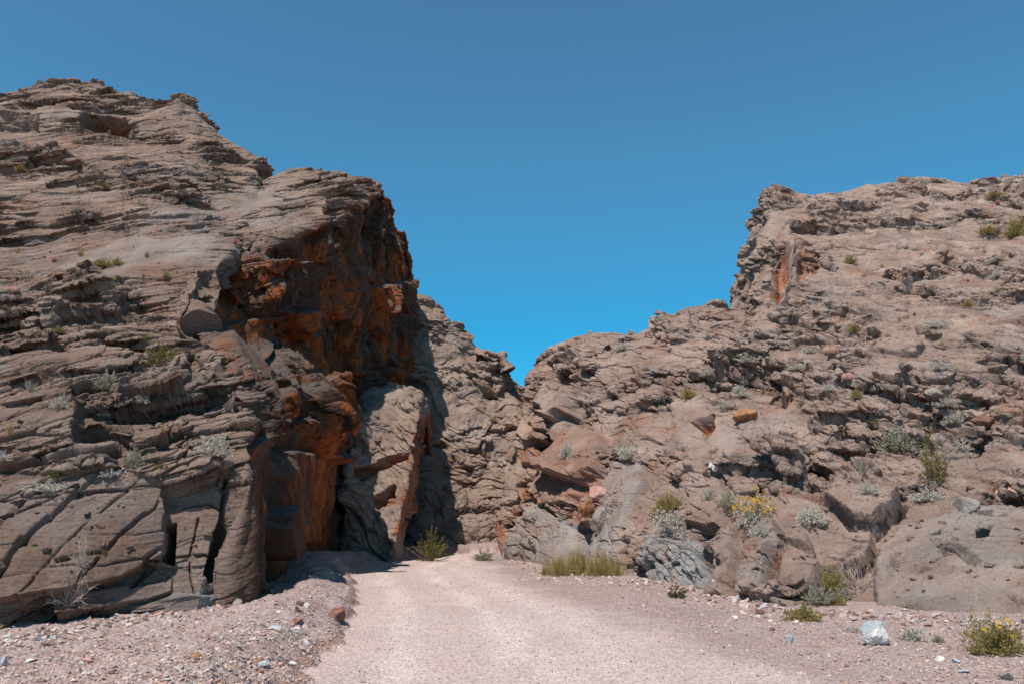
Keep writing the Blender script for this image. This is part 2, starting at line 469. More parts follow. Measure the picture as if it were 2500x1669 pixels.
SL = 1.0
L1 = [
 [(-300,1600,11.5),(-300,1400,13.5),(-300,1200,16.5),(-300,1000,21),(-300,800,27),(-300,600,36),(-300,420,47),(-300,265,60)],
 [(0,1560,12.5),(0,1380,14.5),(0,1190,17.5),(0,1000,21.5),(0,800,27.5),(0,600,36),(0,400,47),(0,228,60)],
 [(70,1550,12.8),(70,1375,14.8),(70,1190,17.7),(75,995,21.7),(80,795,27.8),(80,595,36.2),(75,395,47.5),(60,214,60.5)],
 [(150,1535,13.2),(150,1370,15),(150,1185,17.8),(150,990,21.8),(160,790,28),(160,590,36.5),(160,390,48),(155,209,61)],
 [(300,1510,14.2),(310,1360,15.8),(310,1180,18.2),(310,980,22),(320,780,28),(330,590,36.5),(335,400,48),(335,219,61)],
 [(420,1490,15.2),(440,1350,16.6),(440,1170,18.8),(430,960,22.5),(430,790,27.5),(440,610,35.5),(440,420,47.5),(438,234,59.5)],
 [(460,1484,15.6),(480,1345,16.9),(480,1165,19),(455,955,22.7),(445,795,27.3),(475,620,34.5),(480,450,45),(482,284,57)],
 [(500,1478,16),(520,1340,17.2),(520,1160,19.2),(490,950,23),(470,800,27),(515,630,33.7),(540,490,42),(548,360,53.5)],
 [(520,1474,16.3),(540,1338,17.4),(545,1155,19.4),(510,950,23),(480,802,26.8),(525,635,33),(575,510,40.5),(600,385,52)],
 [(535,1472,16.5),(555,1336,17.6),(560,1152,19.5),(530,950,23),(486,806,26.6),(532,640,32.4),(600,525,39),(632,398,50)],
 [(545,1470,16.6),(565,1335,17.7),(570,1150,19.6),(540,950,23),(490,810,26.5),(538,645,32),(625,540,38),(640,440,46)],
 [(565,1465,16.8),(585,1333,17.9),(590,1140,19.8),(560,945,22.8),(500,818,25.8),(500,690,29),(700,540,36.5),(742,408,45)],
 [(580,1463,17),(600,1330,18),(602,1130,20),(575,950,22.7),(510,830,25.3),(486,712,28),(760,528,36.5),(850,425,43.5)],
 [(581,1463,17.2),(601,1330,18.2),(604,1130,20.2),(577,950,22.9),(512,832,25.5),(498,700,28.4),(868,505,38.5),(952,468,41)],
]
for c_, k_ in zip(L1, (1.27, 1.20, 1.17, 1.13, 1.08, 1.04, 1.03, 1.01)):      # the foot of the slope faces the camera
    for r_ in range(8):
        x_, y_, d_ = c_[r_]
        c_[r_] = (x_, y_, d_ * (1 + (k_ - 1) * (1.0, 0.95, 0.85, 0.7, 0.55, 0.4, 0.25, 0.15)[r_]))
# distances by row: steep at the foot, then leaning back
D_LEFT = (13.0, 13.6, 14.8, 17.0, 21.5, 29.0, 40.0, 51.0)
D_RIM = (14.9, 15.1, 15.8, 17.8, 20.5, 25.0, 38.0, 45.0)
for c_, k_ in zip(L1, (-0.05, 0, 0, 0.05, 0.3, 0.5, 0.6, 0.68, 0.75, 0.82, 0.88, 0.95, 1, 1.01)):
    for r_ in range(8): c_[r_] = (c_[r_][0], c_[r_][1], D_LEFT[r_] * (1 - k_) + D_RIM[r_] * k_)
J = L1[-1]
L2 = [  # from the corner and rim round into the shaded wall; every list runs from ground to rim
 [(603,1452,17.5),(622,1322,17.8),(626,1150,18.8),(612,1000,20.8),(560,895,21.8),(535,800,25.2),(875,590,38.8),(960,500,45.5)],
 [(672,1425,22),(705,1320,24),(735,1165,26),(755,1040,28),(745,930,30),(700,830,31),(915,700,41),(973,540,46.8)],
 [(760,1385,31),(765,1320,33),(785,1200,35),(800,1080,36.5),(865,950,40),(870,850,40.5),(965,720,45),(979,590,48)],
 [(870,1370,44),(870,1325,45.5),(880,1190,46),(910,1050,47),(995,905,48),(1012,795,49),(988,715,49.5),(976,605,52)],
 [(950,1362,56),(950,1300,56),(950,1160,56),(960,1010,56),(1012,885,58),(1005,775,60),(970,690,60),(966,575,62)],
]
SR = 1.0
R1 = [
 [(1330,1372,56),(1330,1325,56),(1335,1270,56),(1340,1150,56),(1345,1060,57),(1350,985,57),(1360,960,60),(1365,950,64)],
 [(1238,1370,40),(1228,1330,40.3),(1228,1285,40.8),(1246,1160,42),(1254,1065,44),(1283,955,46.5),(1300,925,50),(1310,915,55)],
 [(1262,1378,37),(1262,1330,37.6),(1268,1275,38.6),(1290,1150,40),(1298,1050,42),(1312,935,45),(1330,885,48),(1340,870,52)],
 [(1330,1390,32.5),(1335,1320,34),(1345,1250,35.5),(1365,1130,38),(1372,1020,40.5),(1375,920,43),(1385,865,46),(1400,838,50)],
 [(1430,1402,28.5),(1435,1310,30.3),(1440,1220,32),(1450,1100,35),(1455,990,38),(1460,900,41),(1468,840,44),(1475,818,48)],
 [(1560,1412,25),(1562,1310,27),(1565,1210,29),(1568,1090,32),(1570,985,35),(1570,890,38.5),(1572,825,42),(1575,795,47)],
 [(1640,1425,22.5),(1645,1315,25),(1645,1205,27.3),(1648,1080,30.5),(1650,970,34),(1650,870,38),(1652,780,42),(1655,742,47)],
 [(1740,1450,19.8),(1745,1325,22.3),(1745,1205,25),(1745,1075,28.5),(1745,955,32.5),(1745,850,37),(1745,770,42),(1745,734,48)],
 [(1800,1462,18.5),(1805,1330,21),(1805,1205,24),(1805,1070,27.7),(1805,945,32),(1805,840,37),(1812,765,42.5),(1818,738,50)],
 [(1840,1470,17.8),(1845,1335,20.4),(1845,1205,23.5),(1845,1065,27.4),(1845,940,31.8),(1848,838,37),(1838,740,45),(1885,500,56)],
 [(1880,1476,17.2),(1885,1338,20),(1885,1205,23),(1885,1060,27),(1890,930,31.8),(1905,820,37.5),(1885,640,47),(1903,466,58)],
 [(1960,1485,16.5),(1965,1340,19.3),(1965,1200,22.5),(1965,1050,26.8),(1970,910,32),(1975,790,38),(1975,620,47.5),(1985,466,60)],
 [(2120,1496,15.8),(2120,1345,18.4),(2120,1195,21.7),(2120,1035,26.2),(2120,890,31.6),(2120,755,38.5),(2120,605,48),(2100,456,61)],
 [(2300,1507,15.1),(2300,1350,17.6),(2300,1190,21),(2300,1025,25.5),(2300,875,31),(2300,735,38.3),(2300,590,48),(2290,447,62)],
 [(2500,1515,14.6),(2500,1355,17),(2500,1190,20.2),(2500,1020,24.8),(2500,865,30.5),(2500,720,38),(2500,580,48),(2500,445,62)],
 [(2850,1540,13.5),(2850,1370,16),(2850,1190,19.2),(2850,1010,24),(2850,850,30),(2850,700,38),(2850,560,48),(2850,430,62)],
]
SF = 1.0
L3 = [
 [(690,1365,54),(690,1200,56),(690,1000,57),(690,850,59),(690,780,62)],
 [(880,1355,52),(880,1200,53.5),(890,1030,54),(900,900,56),(935,800,60)],
 [(985,1352,48.5),(990,1200,50.5),(1000,1030,52.5),(1005,880,55),(1015,745,59)],
 [(1060,1352,47.5),(1060,1200,50),(1060,1030,52.5),(1060,890,55),(1052,768,58.5)],
 [(1120,1352,47.5),(1122,1210,50),(1125,1080,52.3),(1125,950,55),(1110,812,58)],
 [(1160,1352,47.8),(1160,1215,50.2),(1160,1085,52.5),(1160,960,55),(1150,856,58)],
 [(1190,1352,48),(1190,1220,50.5),(1192,1095,52.7),(1192,980,55),(1188,872,58)],
 [(1240,1352,48.5),(1240,1230,51),(1240,1110,53),(1240,1000,55.5),(1240,905,58)],
 [(1280,1352,49),(1285,1240,51.5),(1285,1130,53.5),(1285,1040,55.5),(1282,960,58)],
 [(1420,1352,52),(1420,1240,54),(1420,1150,56),(1420,1060,58),(1410,1000,62)],
]
L4 = [
 [(815,1362,46.5),(805,1290,46.5),(795,1200,47),(800,1110,48),(840,1020,50),(880,960,54)],
 [(862,1360,43.6),(850,1295,43.8),(842,1200,44.2),(850,1110,45),(890,1005,47.5),(925,940,52)],
 [(930,1360,43.2),(925,1295,43.8),(920,1200,45),(925,1110,46),(965,1015,48),(985,940,52)],
 [(958,1360,42.6),(968,1295,43),(985,1205,43.8),(1000,1110,45),(1018,1025,47),(1020,960,51)],
 [(966,1360,43.2),(978,1295,43.8),(998,1205,44.8),(1010,1110,46),(1024,1030,48),(1030,970,52)],
 [(975,1358,47),(990,1290,48),(1015,1205,50),(1030,1120,52),(1035,1050,54),(1040,985,56)],
]

RL = frame((-0.16, -0.30, 0.94), (1, 0, 0.17))       # left beds: gentle rise to the right
RR = frame((0.22, -0.34, 0.91), (1, 0.1, -0.22))     # right beds: dip away to the right
RW = frame((0.55, -0.15, 0.80), (0.2, 1, 0.1))
RV = frame((0.9, 0.25, 0.15), (0.1, 0.2, 1))         # steep slabs of the shaded wall

def mk(R, s, amp, seed, **kw):
    d = dict(R=R, s=s, amp=amp, seed=seed); d.update(kw); return d

def left_colour(B, Vd, Nn, Nd, bx, by, at, var):
    n1 = fbm(B / 3.0, 4, 201); n2 = fbm(B / 1.1, 4, 202)
    at['pale'] += 0.25 * sstep(0.2, 0.5, n2)
    at['blue'] += 0.16 * sstep(0.05, 0.45, n1)
    at['rust'] += 0.20 * sstep(0.35, 0.6, fbm(B / 1.8, 4, 203))

def wall_colour(B, Vd, Nn, Nd, bx, by, at, var):
    # fresh, unvarnished rock on the sheltered wall, in large patches
    n1 = fbm(B / np.array([2.2, 2.2, 3.6]), 4, 211)
    at['rust'] = np.maximum(at['rust'], 0.15 + 0.85 * sstep(-0.12, 0.25, n1))
    out = sstep(0.25, 0.6, Nd[:, 2])                  # ledge tops keep their varnish
    at['rust'] *= 1 - 0.9 * out
    at['blue'] = np.maximum(at['blue'], 0.2 * out)  # paler grey on upward faces, sunlight on the ledges put into the colour

def right_colour(B, Vd, Nn, Nd, bx, by, at, var):
    n1 = fbm(B / 3.0, 4, 221); n2 = fbm(B / 1.3, 4, 222)
    right = sstep(1850, 2500, bx)
    at['pale'] += (0.30 + 0.35 * right) * sstep(0.12 - 0.12 * right, 0.5, n2)
    at['blue'] += 0.16 * sstep(0.05, 0.5, n1)
    at['rust'] += 0.25 * sstep(0.30, 0.6, fbm(B / 1.6, 4, 223))

def far_colour(B, Vd, Nn, Nd, bx, by, at, var):
    at['blue'] += 0.2 * sstep(0.0, 0.5, fbm(B / 3.0, 4, 231))
    at['pale'] += 0.2 * sstep(0.2, 0.5, fbm(B / 1.1, 4, 232))

def left_joints(B, bx, by, fm):
    """the jointed slab low on the left: leaning joints and close beds cut into it"""
    poly = [(-340,1230),(60,1200),(330,1185),(395,1200),(405,1340),(400,1420),(200,1440),(-340,1580)]
    s = np.nonzero((bx < 470) & (by > 1100))[0]
    out = np.zeros(len(B), np.float32)
    b = B[s]; sd = poly_sd(bx[s], by[s], poly)
    m = (1 - sstep(-25, 15, sd)).astype(np.float32)
    wob = 0.16 * fbm(b * 0.8, 3, 301)
    u = b[:, 0] * 1.0 - b[:, 2] * 0.42 + wob
    v = b[:, 2] * 1.0 - b[:, 0] * 0.12 + 0.14 * fbm(b * 0.6, 3, 302)
    du = 0.66; ui = np.floor(u / du); uf = u / du - ui
    dv = 0.40
    vo = v / dv + 0.6 * (h3(ui.astype(np.int64), ui.astype(np.int64), ui.astype(np.int64), 3) % 997) / 997.0
    vi = np.floor(vo); vf = vo - vi
    rnd = (h3(ui.astype(np.int64), vi.astype(np.int64), vi.astype(np.int64), 7) % 997) / 997.0
    ru = (h3(ui.astype(np.int64), ui.astype(np.int64), ui.astype(np.int64), 9) % 997) / 997.0
    eu = np.minimum(uf, 1 - uf) * du; ev = np.minimum(vf, 1 - vf) * dv
    o = 0.10 * (rnd - 0.5) + 0.10 * (ru - 0.5) + 0.12 * (vf - 0.5)
    o -= 0.14 * np.exp(-(eu / 0.035) ** 2) * (0.4 + 0.6 * ru) + 0.09 * np.exp(-(ev / 0.03) ** 2) * (0.3 + 0.7 * rnd)
    out[s] = m * o
    return out

LEFT_FEATS = [
 dict(poly=[(515,1100),(640,1100),(700,1480),(510,1490)], rough=0.45, w=70, wob=30),
 dict(poly=[(-340,1200),(330,1180),(402,1195),(408,1345),(300,1420),(-340,1560)], amp=0.32, rough=0.12, w=6),
 dict(poly=[(405,1200),(560,1150),(590,1300),(575,1450),(425,1440),(415,1350)], amp=-0.10, rough=0.3, w=10),
 dict(poly=[(398,1262),(425,1262),(424,1362),(396,1362)], amp=-0.75, w=5, wob=3),
 dict(poly=[(200,1090),(225,1060),(350,1060),(355,1130),(200,1135)], amp=-0.55, rough=0.2, w=6),
 dict(poly=[(-50,1030),(210,1020),(205,1125),(120,1150),(-50,1160)], amp=0.45, rough=0.4, w=8),
 dict(poly=[(355,1085),(400,1075),(405,1135),(340,1145)], amp=0.30, rough=0.4, w=6),
 dict(poly=[(20,840),(190,870),(170,900),(10,930)], amp=-0.9, w=14),
 dict(poly=[(-300,900),(10,900),(5,935),(-300,950)], amp=-0.9, w=10),
 dict(poly=[(430,500),(690,455),(745,500),(600,560),(300,640),(100,690),(60,640)], rough=0.25, w=60, blue=0.30),
 dict(poly=[(300,590),(560,560),(500,640),(250,700)], rough=0.2, w=40, blue=0.25),
 dict(poly=[(190,285),(215,270),(300,280),(302,302),(190,302)], amp=-2.2, w=6, rust=1.0, wob=4),
 dict(poly=[(-20,300),(90,280),(95,325),(-20,330)], amp=-1.2, w=14),
 dict(poly=[(540,1150),(556,1150),(575,1290),(570,1420),(556,1420)], amp=-0.5, w=5, wob=4),
 dict(poly=[(400,1470),(440,1440),(550,1430),(560,1480),(420,1500)], blue=0.9, rough=0.2, w=14),
 dict(poly=[(120,1450),(560,1400),(560,1440),(130,1500)], amp=0.05, rough=0.1, w=10),
]
for x_, pts in ((0, [(0,1545),(190,1500),(360,1465),(420,1440)]), (2, [(150,1385),(250,1360)])):
    LEFT_FEATS.append(dict(poly=pts + [(p[0] + 1, p[1] + 2) for p in pts[::-1]], crack=0.16, cw=3.5, wob=10))

for pts in ([(440,1225),(500,1212),(560,1240)], [(482,1250),(470,1340),(485,1440)], [(415,1345),(500,1335),(575,1345)], [(-20,1300),(90,1262),(200,1210)], [(430,1110),(500,1120),(560,1105)]):
    LEFT_FEATS.append(dict(poly=pts + [(p[0] + 1, p[1] + 2) for p in pts[::-1]], crack=0.12, cw=1.6, wob=8))
left_spec = dict(horiz=0.5, warp=0.30, slab=5.5, slab_min=0.18,
    fbm=[(9.0, 0.9, 11), (3.0, 0.25, 12)],
    blocks=[mk(RL, (9.0, 5.0, 1.8), 0.46, 101, saw=0.8, tilt=0.8, crack=0.2, cw=0.035, wq=0.06),
            mk(RL, (5.0, 2.8, 0.62), 0.30, 102, saw=0.9, tilt=1.0, crack=0.2, cw=0.045, wq=0.05),
            mk(RL, (2.2, 1.2, 0.27), 0.16, 103, saw=1.0, tilt=1.1, crack=0.15, cw=0.055, wq=0.05),
            mk(RL, (0.7, 0.5, 0.12), 0.070, 104, saw=1.0, tilt=1.2, var=0.08, crack=0.055, cw=0.06, wq=0.05)],
    fine=[(0.35, 0.035, 15), (0.11, 0.014, 16)], extra=left_joints)

WALL_FEATS = [
 dict(poly=[(515,1100),(640,1100),(700,1480),(510,1490)], rough=0.45, w=70, wob=30),
 dict(poly=[(505,838),(520,810),(640,775),(660,780),(650,880),(585,955),(540,900)], amp=0.3, rough=0.12, w=6, rust=1.3),
 dict(poly=[(600,650),(735,640),(745,690),(640,790),(620,770)], amp=0.8, w=8, g=(0, -0.5)),
 dict(poly=[(685,765),(770,752),(785,800),(735,830),(700,790)], amp=1.2, w=6),
 dict(poly=[(640,940),(740,955),(800,1000),(815,1075),(770,1130),(700,1050)], amp=0.8, w=8),
 dict(poly=[(905,700),(975,690),(980,720),(960,760),(915,760)], amp=0.7, w=8),
 dict(poly=[(905,905),(970,915),(965,985),(920,965)], amp=0.9, w=8),
 dict(poly=[(500,700),(640,760),(700,1080),(800,1080),(780,1400),(640,1560),(610,1000)], rough=0.2, w=16), dict(poly=[(660,1110),(790,1110),(760,1330),(660,1330)], amp=0.5, w=16, rust=0.8),
 dict(poly=[(632,1235),(650,1235),(655,1340),(640,1370),(632,1360)], amp=0.9, w=5),
]
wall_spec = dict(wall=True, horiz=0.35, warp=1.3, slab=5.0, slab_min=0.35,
    fbm=[(7.0, 0.9, 21), (2.6, 0.35, 22)],
    blocks=[mk(RV, (7.5, 3.6, 2.4), 0.65, 111, saw=0.3, tilt=0.8, crack=0.2, cw=0.04),
            mk(RV, (3.2, 1.5, 1.0), 0.32, 112, saw=0.3, tilt=0.8, crack=0.15, cw=0.05),
            mk(RW, (1.6, 1.3, 0.7), 0.13, 113, saw=0.5),
            mk(RV, (0.8, 0.5, 0.3), 0.06, 114, tilt=1.2)],
    fine=[(0.5, 0.04, 25)])

RIGHT_FEATS = [
 # spur: tilted slabs, the rusty hollow and the polished foot
 dict(poly=[(1342,950),(1372,938),(1440,985),(1432,1030),(1400,1045),(1330,1000)], amp=0.9, rough=0.15, w=6, g=(0, 0.6)),
 dict(poly=[(1325,1012),(1420,1045),(1400,1085),(1330,1060),(1290,1030)], amp=0.5, rough=0.2, w=6, g=(0, 0.8)),
 dict(poly=[(1270,1030),(1300,1040),(1370,1090),(1290,1085),(1262,1060)], amp=0.4, rough=0.2, w=5, g=(0, 0.8)),
 dict(poly=[(1384,1150),(1400,1075),(1440,1060),(1490,1075),(1482,1165),(1440,1195),(1395,1180)], amp=1.0, rough=0.15, w=7, g=(-0.5, 0.3), rust=0.25),
 dict(poly=[(1348,1180),(1384,1150),(1440,1190),(1420,1240),(1350,1245)], amp=0.55, rough=0.15, w=7, rust=0.2),
 dict(poly=[(1272,1190),(1300,1175),(1360,1110),(1372,1130),(1350,1195),(1290,1198)], amp=-1.7, w=6, rust=1.0),
 dict(poly=[(1270,1095),(1350,1110),(1330,1135),(1275,1135)], amp=0.3, rust=1.0, w=6, rough=0.3),
 dict(poly=[(1282,1200),(1345,1200),(1345,1235),(1310,1245)], amp=0.5, rust=0.8, w=5, rough=0.3),
 dict(poly=[(1256,1255),(1300,1225),(1320,1260),(1280,1275)], amp=0.2, rust=0.5, w=5),
 dict(poly=[(1218,1285),(1240,1270),(1240,1320),(1245,1370),(1228,1360)], rust=0.5, rough=0.3, w=10),
 dict(poly=[(1250,1375),(1290,1275),(1345,1245),(1420,1285),(1430,1340),(1380,1410)], dome=0.36, amp=0.36, r=70, rough=0.2, blue=0.55, w=8),
 dict(poly=[(1430,1200),(1470,1170),(1500,1200),(1470,1280),(1410,1290),(1395,1260)], amp=0.15, rust=0.45, pale=0.5, w=8, rough=0.9),
 dict(poly=[(1400,1300),(1470,1270),(1460,1330),(1420,1360)], pale=0.8, w=14),
 dict(poly=[(1440,1350),(1490,1190),(1520,1140),(1590,1150),(1600,1200),(1560,1290),(1555,1420),(1440,1420)], dome=0.32, amp=0.32, r=80, rough=0.25, blue=0.45, w=8),
 dict(poly=[(1500,1250),(1560,1400),(1440,1400),(1470,1290)], blue=0.75, w=30),
 dict(poly=[(1600,1410),(1620,1310),(1690,1300),(1730,1370),(1730,1450),(1620,1440)], dome=0.10, amp=0.30, r=60, rough=0.75, blue=0.95, w=4, g=(0.2, 0.1)),
 dict(poly=[(1690,1200),(1760,1170),(1790,1230),(1770,1300),(1700,1290)], dome=0.10, amp=0.30, r=40, rough=0.75, w=4, g=(0.2, 0.1)),
 dict(poly=[(1745,1320),(1800,1290),(1810,1470),(1760,1480),(1740,1400)], dome=0.12, amp=0.36, r=40, rough=0.75, w=4, g=(0.2, 0.1), blue=0.3),
 dict(poly=[(1840,1330),(1890,1310),(1930,1330),(1930,1390),(1870,1480),(1840,1460)], dome=0.16, amp=0.48, r=40, rough=0.75, w=4, g=(0.2, 0.1), blue=0.3),
 dict(poly=[(1932,1360),(1990,1360),(2010,1400),(1960,1470),(1905,1475)], dome=0.14, amp=0.42, r=40, rough=0.75, w=4, g=(0.2, 0.1)),
 dict(poly=[(1812,1290),(1840,1290),(1832,1440),(1812,1470)], amp=-0.7, w=6, rust=0.6),
 dict(poly=[(1905,1395),(1932,1375),(1912,1460),(1890,1465)], amp=-0.7, w=6, rust=0.9),
 dict(poly=[(1735,1330),(1748,1320),(1740,1430),(1728,1430)], amp=-0.5, w=5),
 # rounded block with its deep crack
 dict(poly=[(2010,1225),(2060,1180),(2190,1180),(2200,1210),(2170,1260),(2150,1295),(2090,1280)], dome=0.18, amp=0.54, r=50, rough=0.75, w=4, g=(0.0, 0.0)),
 dict(poly=[(1880,1350),(1990,1230),(2080,1290),(2130,1310),(2110,1390),(1990,1380)], dome=0.10, amp=0.30, r=60, rough=0.75, w=4, g=(0.2, 0.1)),
 dict(poly=[(2200,1190),(2215,1200),(2160,1290),(2130,1300),(2180,1240)], amp=-0.9, w=6, wob=4),
 dict(poly=[(1990,1225),(2010,1235),(2090,1290),(2130,1300),(2120,1312),(2080,1305)], amp=-0.6, w=5, wob=4),
 dict(poly=[(2130,1470),(2140,1320),(2300,1240),(2560,1230),(2900,1250),(2900,1560),(2300,1530)], rough=0.2, amp=0.2, w=20, blue=0.25, pale=0.15),
 dict(poly=[(2290,1370),(2330,1360),(2390,1400),(2380,1420),(2320,1410)], amp=-0.35, w=8, pale=0.9),
 dict(poly=[(2380,1310),(2420,1300),(2412,1325),(2390,1330)], amp=-0.6, w=6),
 dict(poly=[(1860,1000),(1960,960),(2090,980),(2200,1000),(2190,1040),(2020,1080),(1880,1060)], dome=0.06, amp=0.18, r=50, rough=0.75, w=4, g=(0.2, 0.1)),
 dict(poly=[(1640,990),(1700,985),(1730,1010),(1800,1060),(1780,1140),(1650,1080)], rough=0.25, pale=0.25, w=20),
 dict(poly=[(1690,1030),(1735,1005),(1740,1050),(1720,1070)], amp=-0.8, rust=0.9, w=6),
 dict(poly=[(1728,1100),(1745,1090),(1745,1130),(1730,1150)], amp=-0.4, rust=0.9, w=5),
 dict(poly=[(1645,965),(1690,960),(1690,1000),(1640,1010)], pale=0.7, w=14),
 dict(poly=[(2060,850),(2140,830),(2260,845),(2200,880),(2080,880)], dome=0.08, amp=0.24, r=40, rough=0.75, w=4, g=(0.2, 0.1)),
 # upper crag: open book with fresh faces
 dict(poly=[(1905,600),(1925,620),(1925,700),(1905,760),(1885,720),(1890,640)], amp=-0.9, rust=0.75, w=6, rough=0.2),
 dict(poly=[(1922,600),(1940,610),(1920,760),(1905,770)], amp=0.4, w=5, rough=0.2, pale=0.4),
 dict(poly=[(1950,625),(2005,640),(1990,670),(1945,700)], amp=-0.5, rust=0.65, w=6),
 dict(poly=[(2030,540),(2060,500),(2140,500),(2340,515),(2345,545),(2150,560)], amp=-0.5, w=14),
 dict(poly=[(1680,735),(1710,730),(1790,760),(1830,800),(1840,815),(1760,800),(1690,790)], amp=-0.3, rough=1.5, w=12),
 dict(poly=[(1360,860),(1480,815),(1500,860),(1450,960),(1380,930)], rough=1.6, w=14),
]
for pts in (
            [(2095,1290),(2040,1250),(1985,1290)], [(1560,1150),(1510,1280),(1530,1400)], [(1500,1170),(1470,1290),(1490,1400)],
            [(1300,1290),(1345,1330),(1330,1395)], [(1930,1000),(2040,1010),(2110,985)], [(1900,1040),(1990,1060),(2090,1050)]):
    RIGHT_FEATS.append(dict(poly=pts + [(p[0] + 1, p[1] + 2) for p in pts[::-1]], crack=0.14, cw=1.5, wob=6))
right_spec = dict(horiz=0.45, warp=0.35, slab=4.5, slab_min=0.18,
    fbm=[(8.0, 0.75, 41), (2.8, 0.32, 42)],
    blocks=[mk(RR, (5.5, 4.2, 2.1), 0.48, 121, saw=0.7, tilt=1.1, crack=0.24, cw=0.035, wq=0.06),
            mk(RR, (2.6, 2.0, 0.90), 0.36, 122, saw=0.75, tilt=1.2, crack=0.24, cw=0.04, wq=0.05),
            mk(RR, (1.15, 0.9, 0.42), 0.165, 123, saw=0.8, tilt=1.2, crack=0.16, cw=0.05, wq=0.05),
            mk(RR, (0.44, 0.37, 0.17), 0.066, 124, saw=0.8, tilt=1.2, var=0.08, crack=0.055, cw=0.06, wq=0.05)],
    fine=[(0.35, 0.035, 45), (0.11, 0.014, 46)])
far_spec = dict(horiz=0.5, warp=1.2, slab=4.0, slab_min=0.3,
    fbm=[(6.0, 0.7, 51), (2.2, 0.35, 52)],
    blocks=[mk(RR, (3.0, 2.6, 1.3), 0.34, 131, saw=0.8, crack=0.12, cw=0.06),
            mk(RR, (1.2, 1.1, 0.55), 0.20, 132, saw=0.8, crack=0.1, cw=0.08),
            mk(RR, (0.5, 0.5, 0.25), 0.07, 133, saw=0.8)],
    fine=[(0.5, 0.05, 55)])
FIN_FEATS = [
 dict(poly=[(962,1300),(968,1290),(985,1205),(1002,1110),(1015,1030),(1060,1000),(1060,1300)], rust=0.85, w=8),
 dict(poly=[(870,1150),(940,1120),(1000,1110),(1000,1125),(935,1150),(880,1175)], amp=-0.8, rust=0.8, w=6),
 dict(poly=[(905,1215),(965,1190),(968,1225),(920,1245)], amp=-0.5, rust=0.6, w=6),
]
fin_spec = dict(horiz=0.4, warp=0.8, slab=3.0, slab_min=0.3, fbm=[(4.0, 0.35, 61), (1.6, 0.2, 62)],
    blocks=[mk(RW, (3.2, 2.4, 1.0), 0.24, 141, saw=0.8, crack=0.14, cw=0.06),
            mk(RW, (1.3, 1.1, 0.45), 0.11, 142, saw=0.8, crack=0.08, cw=0.08),
            mk(RW, (0.5, 0.5, 0.2), 0.05, 143, saw=0.8)], fine=[(0.4, 0.04, 65)])

DENS = 0.85
LC = L1 + L2
VL, marks = loft(LC, SL, DENS, du=[0.78] * (len(L1) - 1) + [1.5] * len(L2), cap=(1500, 1900), marks=True, straight=True)
ju = int(marks[len(L1) - 1])
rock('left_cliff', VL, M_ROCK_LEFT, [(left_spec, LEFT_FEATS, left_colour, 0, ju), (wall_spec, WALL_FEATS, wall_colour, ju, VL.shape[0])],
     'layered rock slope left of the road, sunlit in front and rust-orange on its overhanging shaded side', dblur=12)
def whole(nm, V, mat, spec, feats, col, label): rock(nm, V, mat, [(spec, feats, col, 0, V.shape[0])], label)
whole('far_cliff', loft(L3, 0.94, DENS), M_ROCK_FAR, far_spec, (), far_colour, 'pale grey rock slope closing the canyon behind the bend')
whole('rock_fin', loft(L4, 0.81, DENS), M_ROCK_FAR, fin_spec, FIN_FEATS, far_colour, 'half-lit rock fin with a rusty edge at the foot of the far slope')
whole('right_cliff', loft(R1, SR, DENS, du=0.75, cap=(1000, 1900)), M_ROCK_RIGHT, right_spec, RIGHT_FEATS, right_colour, 'broad blocky rock slope and crag rising right of the road')

# ------------------------------------------------------------------ ground
edge_px = np.array([(700,1700),(740,1669),(775,1620),(832,1560),(868,1500),(868,1450),(857,1412),(862,1385),(935,1368),(1040,1358),(1150,1350),(1400,1342)], float)
EL = P(edge_px[:, 0], edge_px[:, 1], ground_d(edge_px[:, 1]))
redge_px = np.array([(2200,1720),(2050,1669),(1800,1590),(1500,1500),(1300,1430),(1190,1375),(1300,1352)], float)
ER = P(redge_px[:, 0], redge_px[:, 1], ground_d(redge_px[:, 1]))

def ground_z(x, y):
    p = np.stack([x, y, np.zeros_like(x)], -1).reshape(-1, 3)
    shp = x.shape
    x = x.ravel(); y = y.ravel()
    xl = np.interp(y, EL[:, 1], EL[:, 0])
    xl = xl + 0.30 * fbm(p * 0.8, 3, 401) + 0.15 * fbm(p * 2.6, 3, 402)
    d = xl - x                                     # > 0: on the bank
    near = 1 + 0.5 * sstep(24, 36, y)
    z = 0.13 * sstep(-0.05, 0.28, d) * near + 0.13 * sstep(0.1, 1.2, d) - 0.045 * np.clip(d - 1.0, 0, 8) * np.clip(1.4 - y / 28.0, 0, 1)
    z += 0.15 * np.exp(-((d - 0.95) / 0.65) ** 2) * (d > 0)
    hump = np.exp(-(((x + 7.3) / 1.3) ** 2 + ((y - 27.5) / 4.0) ** 2)); z += 0.35 * hump * sstep(-0.1, 0.5, d)
    left = sstep(0.0, 0.4, d)
    z += left * (0.09 * fbm(p * 0.5, 3, 403) + 0.05 * fbm(p * 2.2, 3, 404) + 0.022 * fbm(p * 7.0, 2, 405))
    xr = np.interp(y, ER[:6, 1], ER[:6, 0])
    r = x - xr
    right = sstep(-0.3, 1.0, r)
    z += right * (0.02 * np.clip(r, 0, 8) + 0.05 * fbm(p * 0.45, 3, 406) + 0.02 * fbm(p * 2.5, 3, 407) + 0.012 * fbm(p * 8.0, 2, 408))
    road = (1 - left) * (1 - right)
    z += road * (0.03 * fbm(p * np.array([1.0, 0.12, 1]), 3, 409) + 0.008 * fbm(p * 4.0, 3, 410))
    return z.reshape(shp), d.reshape(shp), r.reshape(shp)

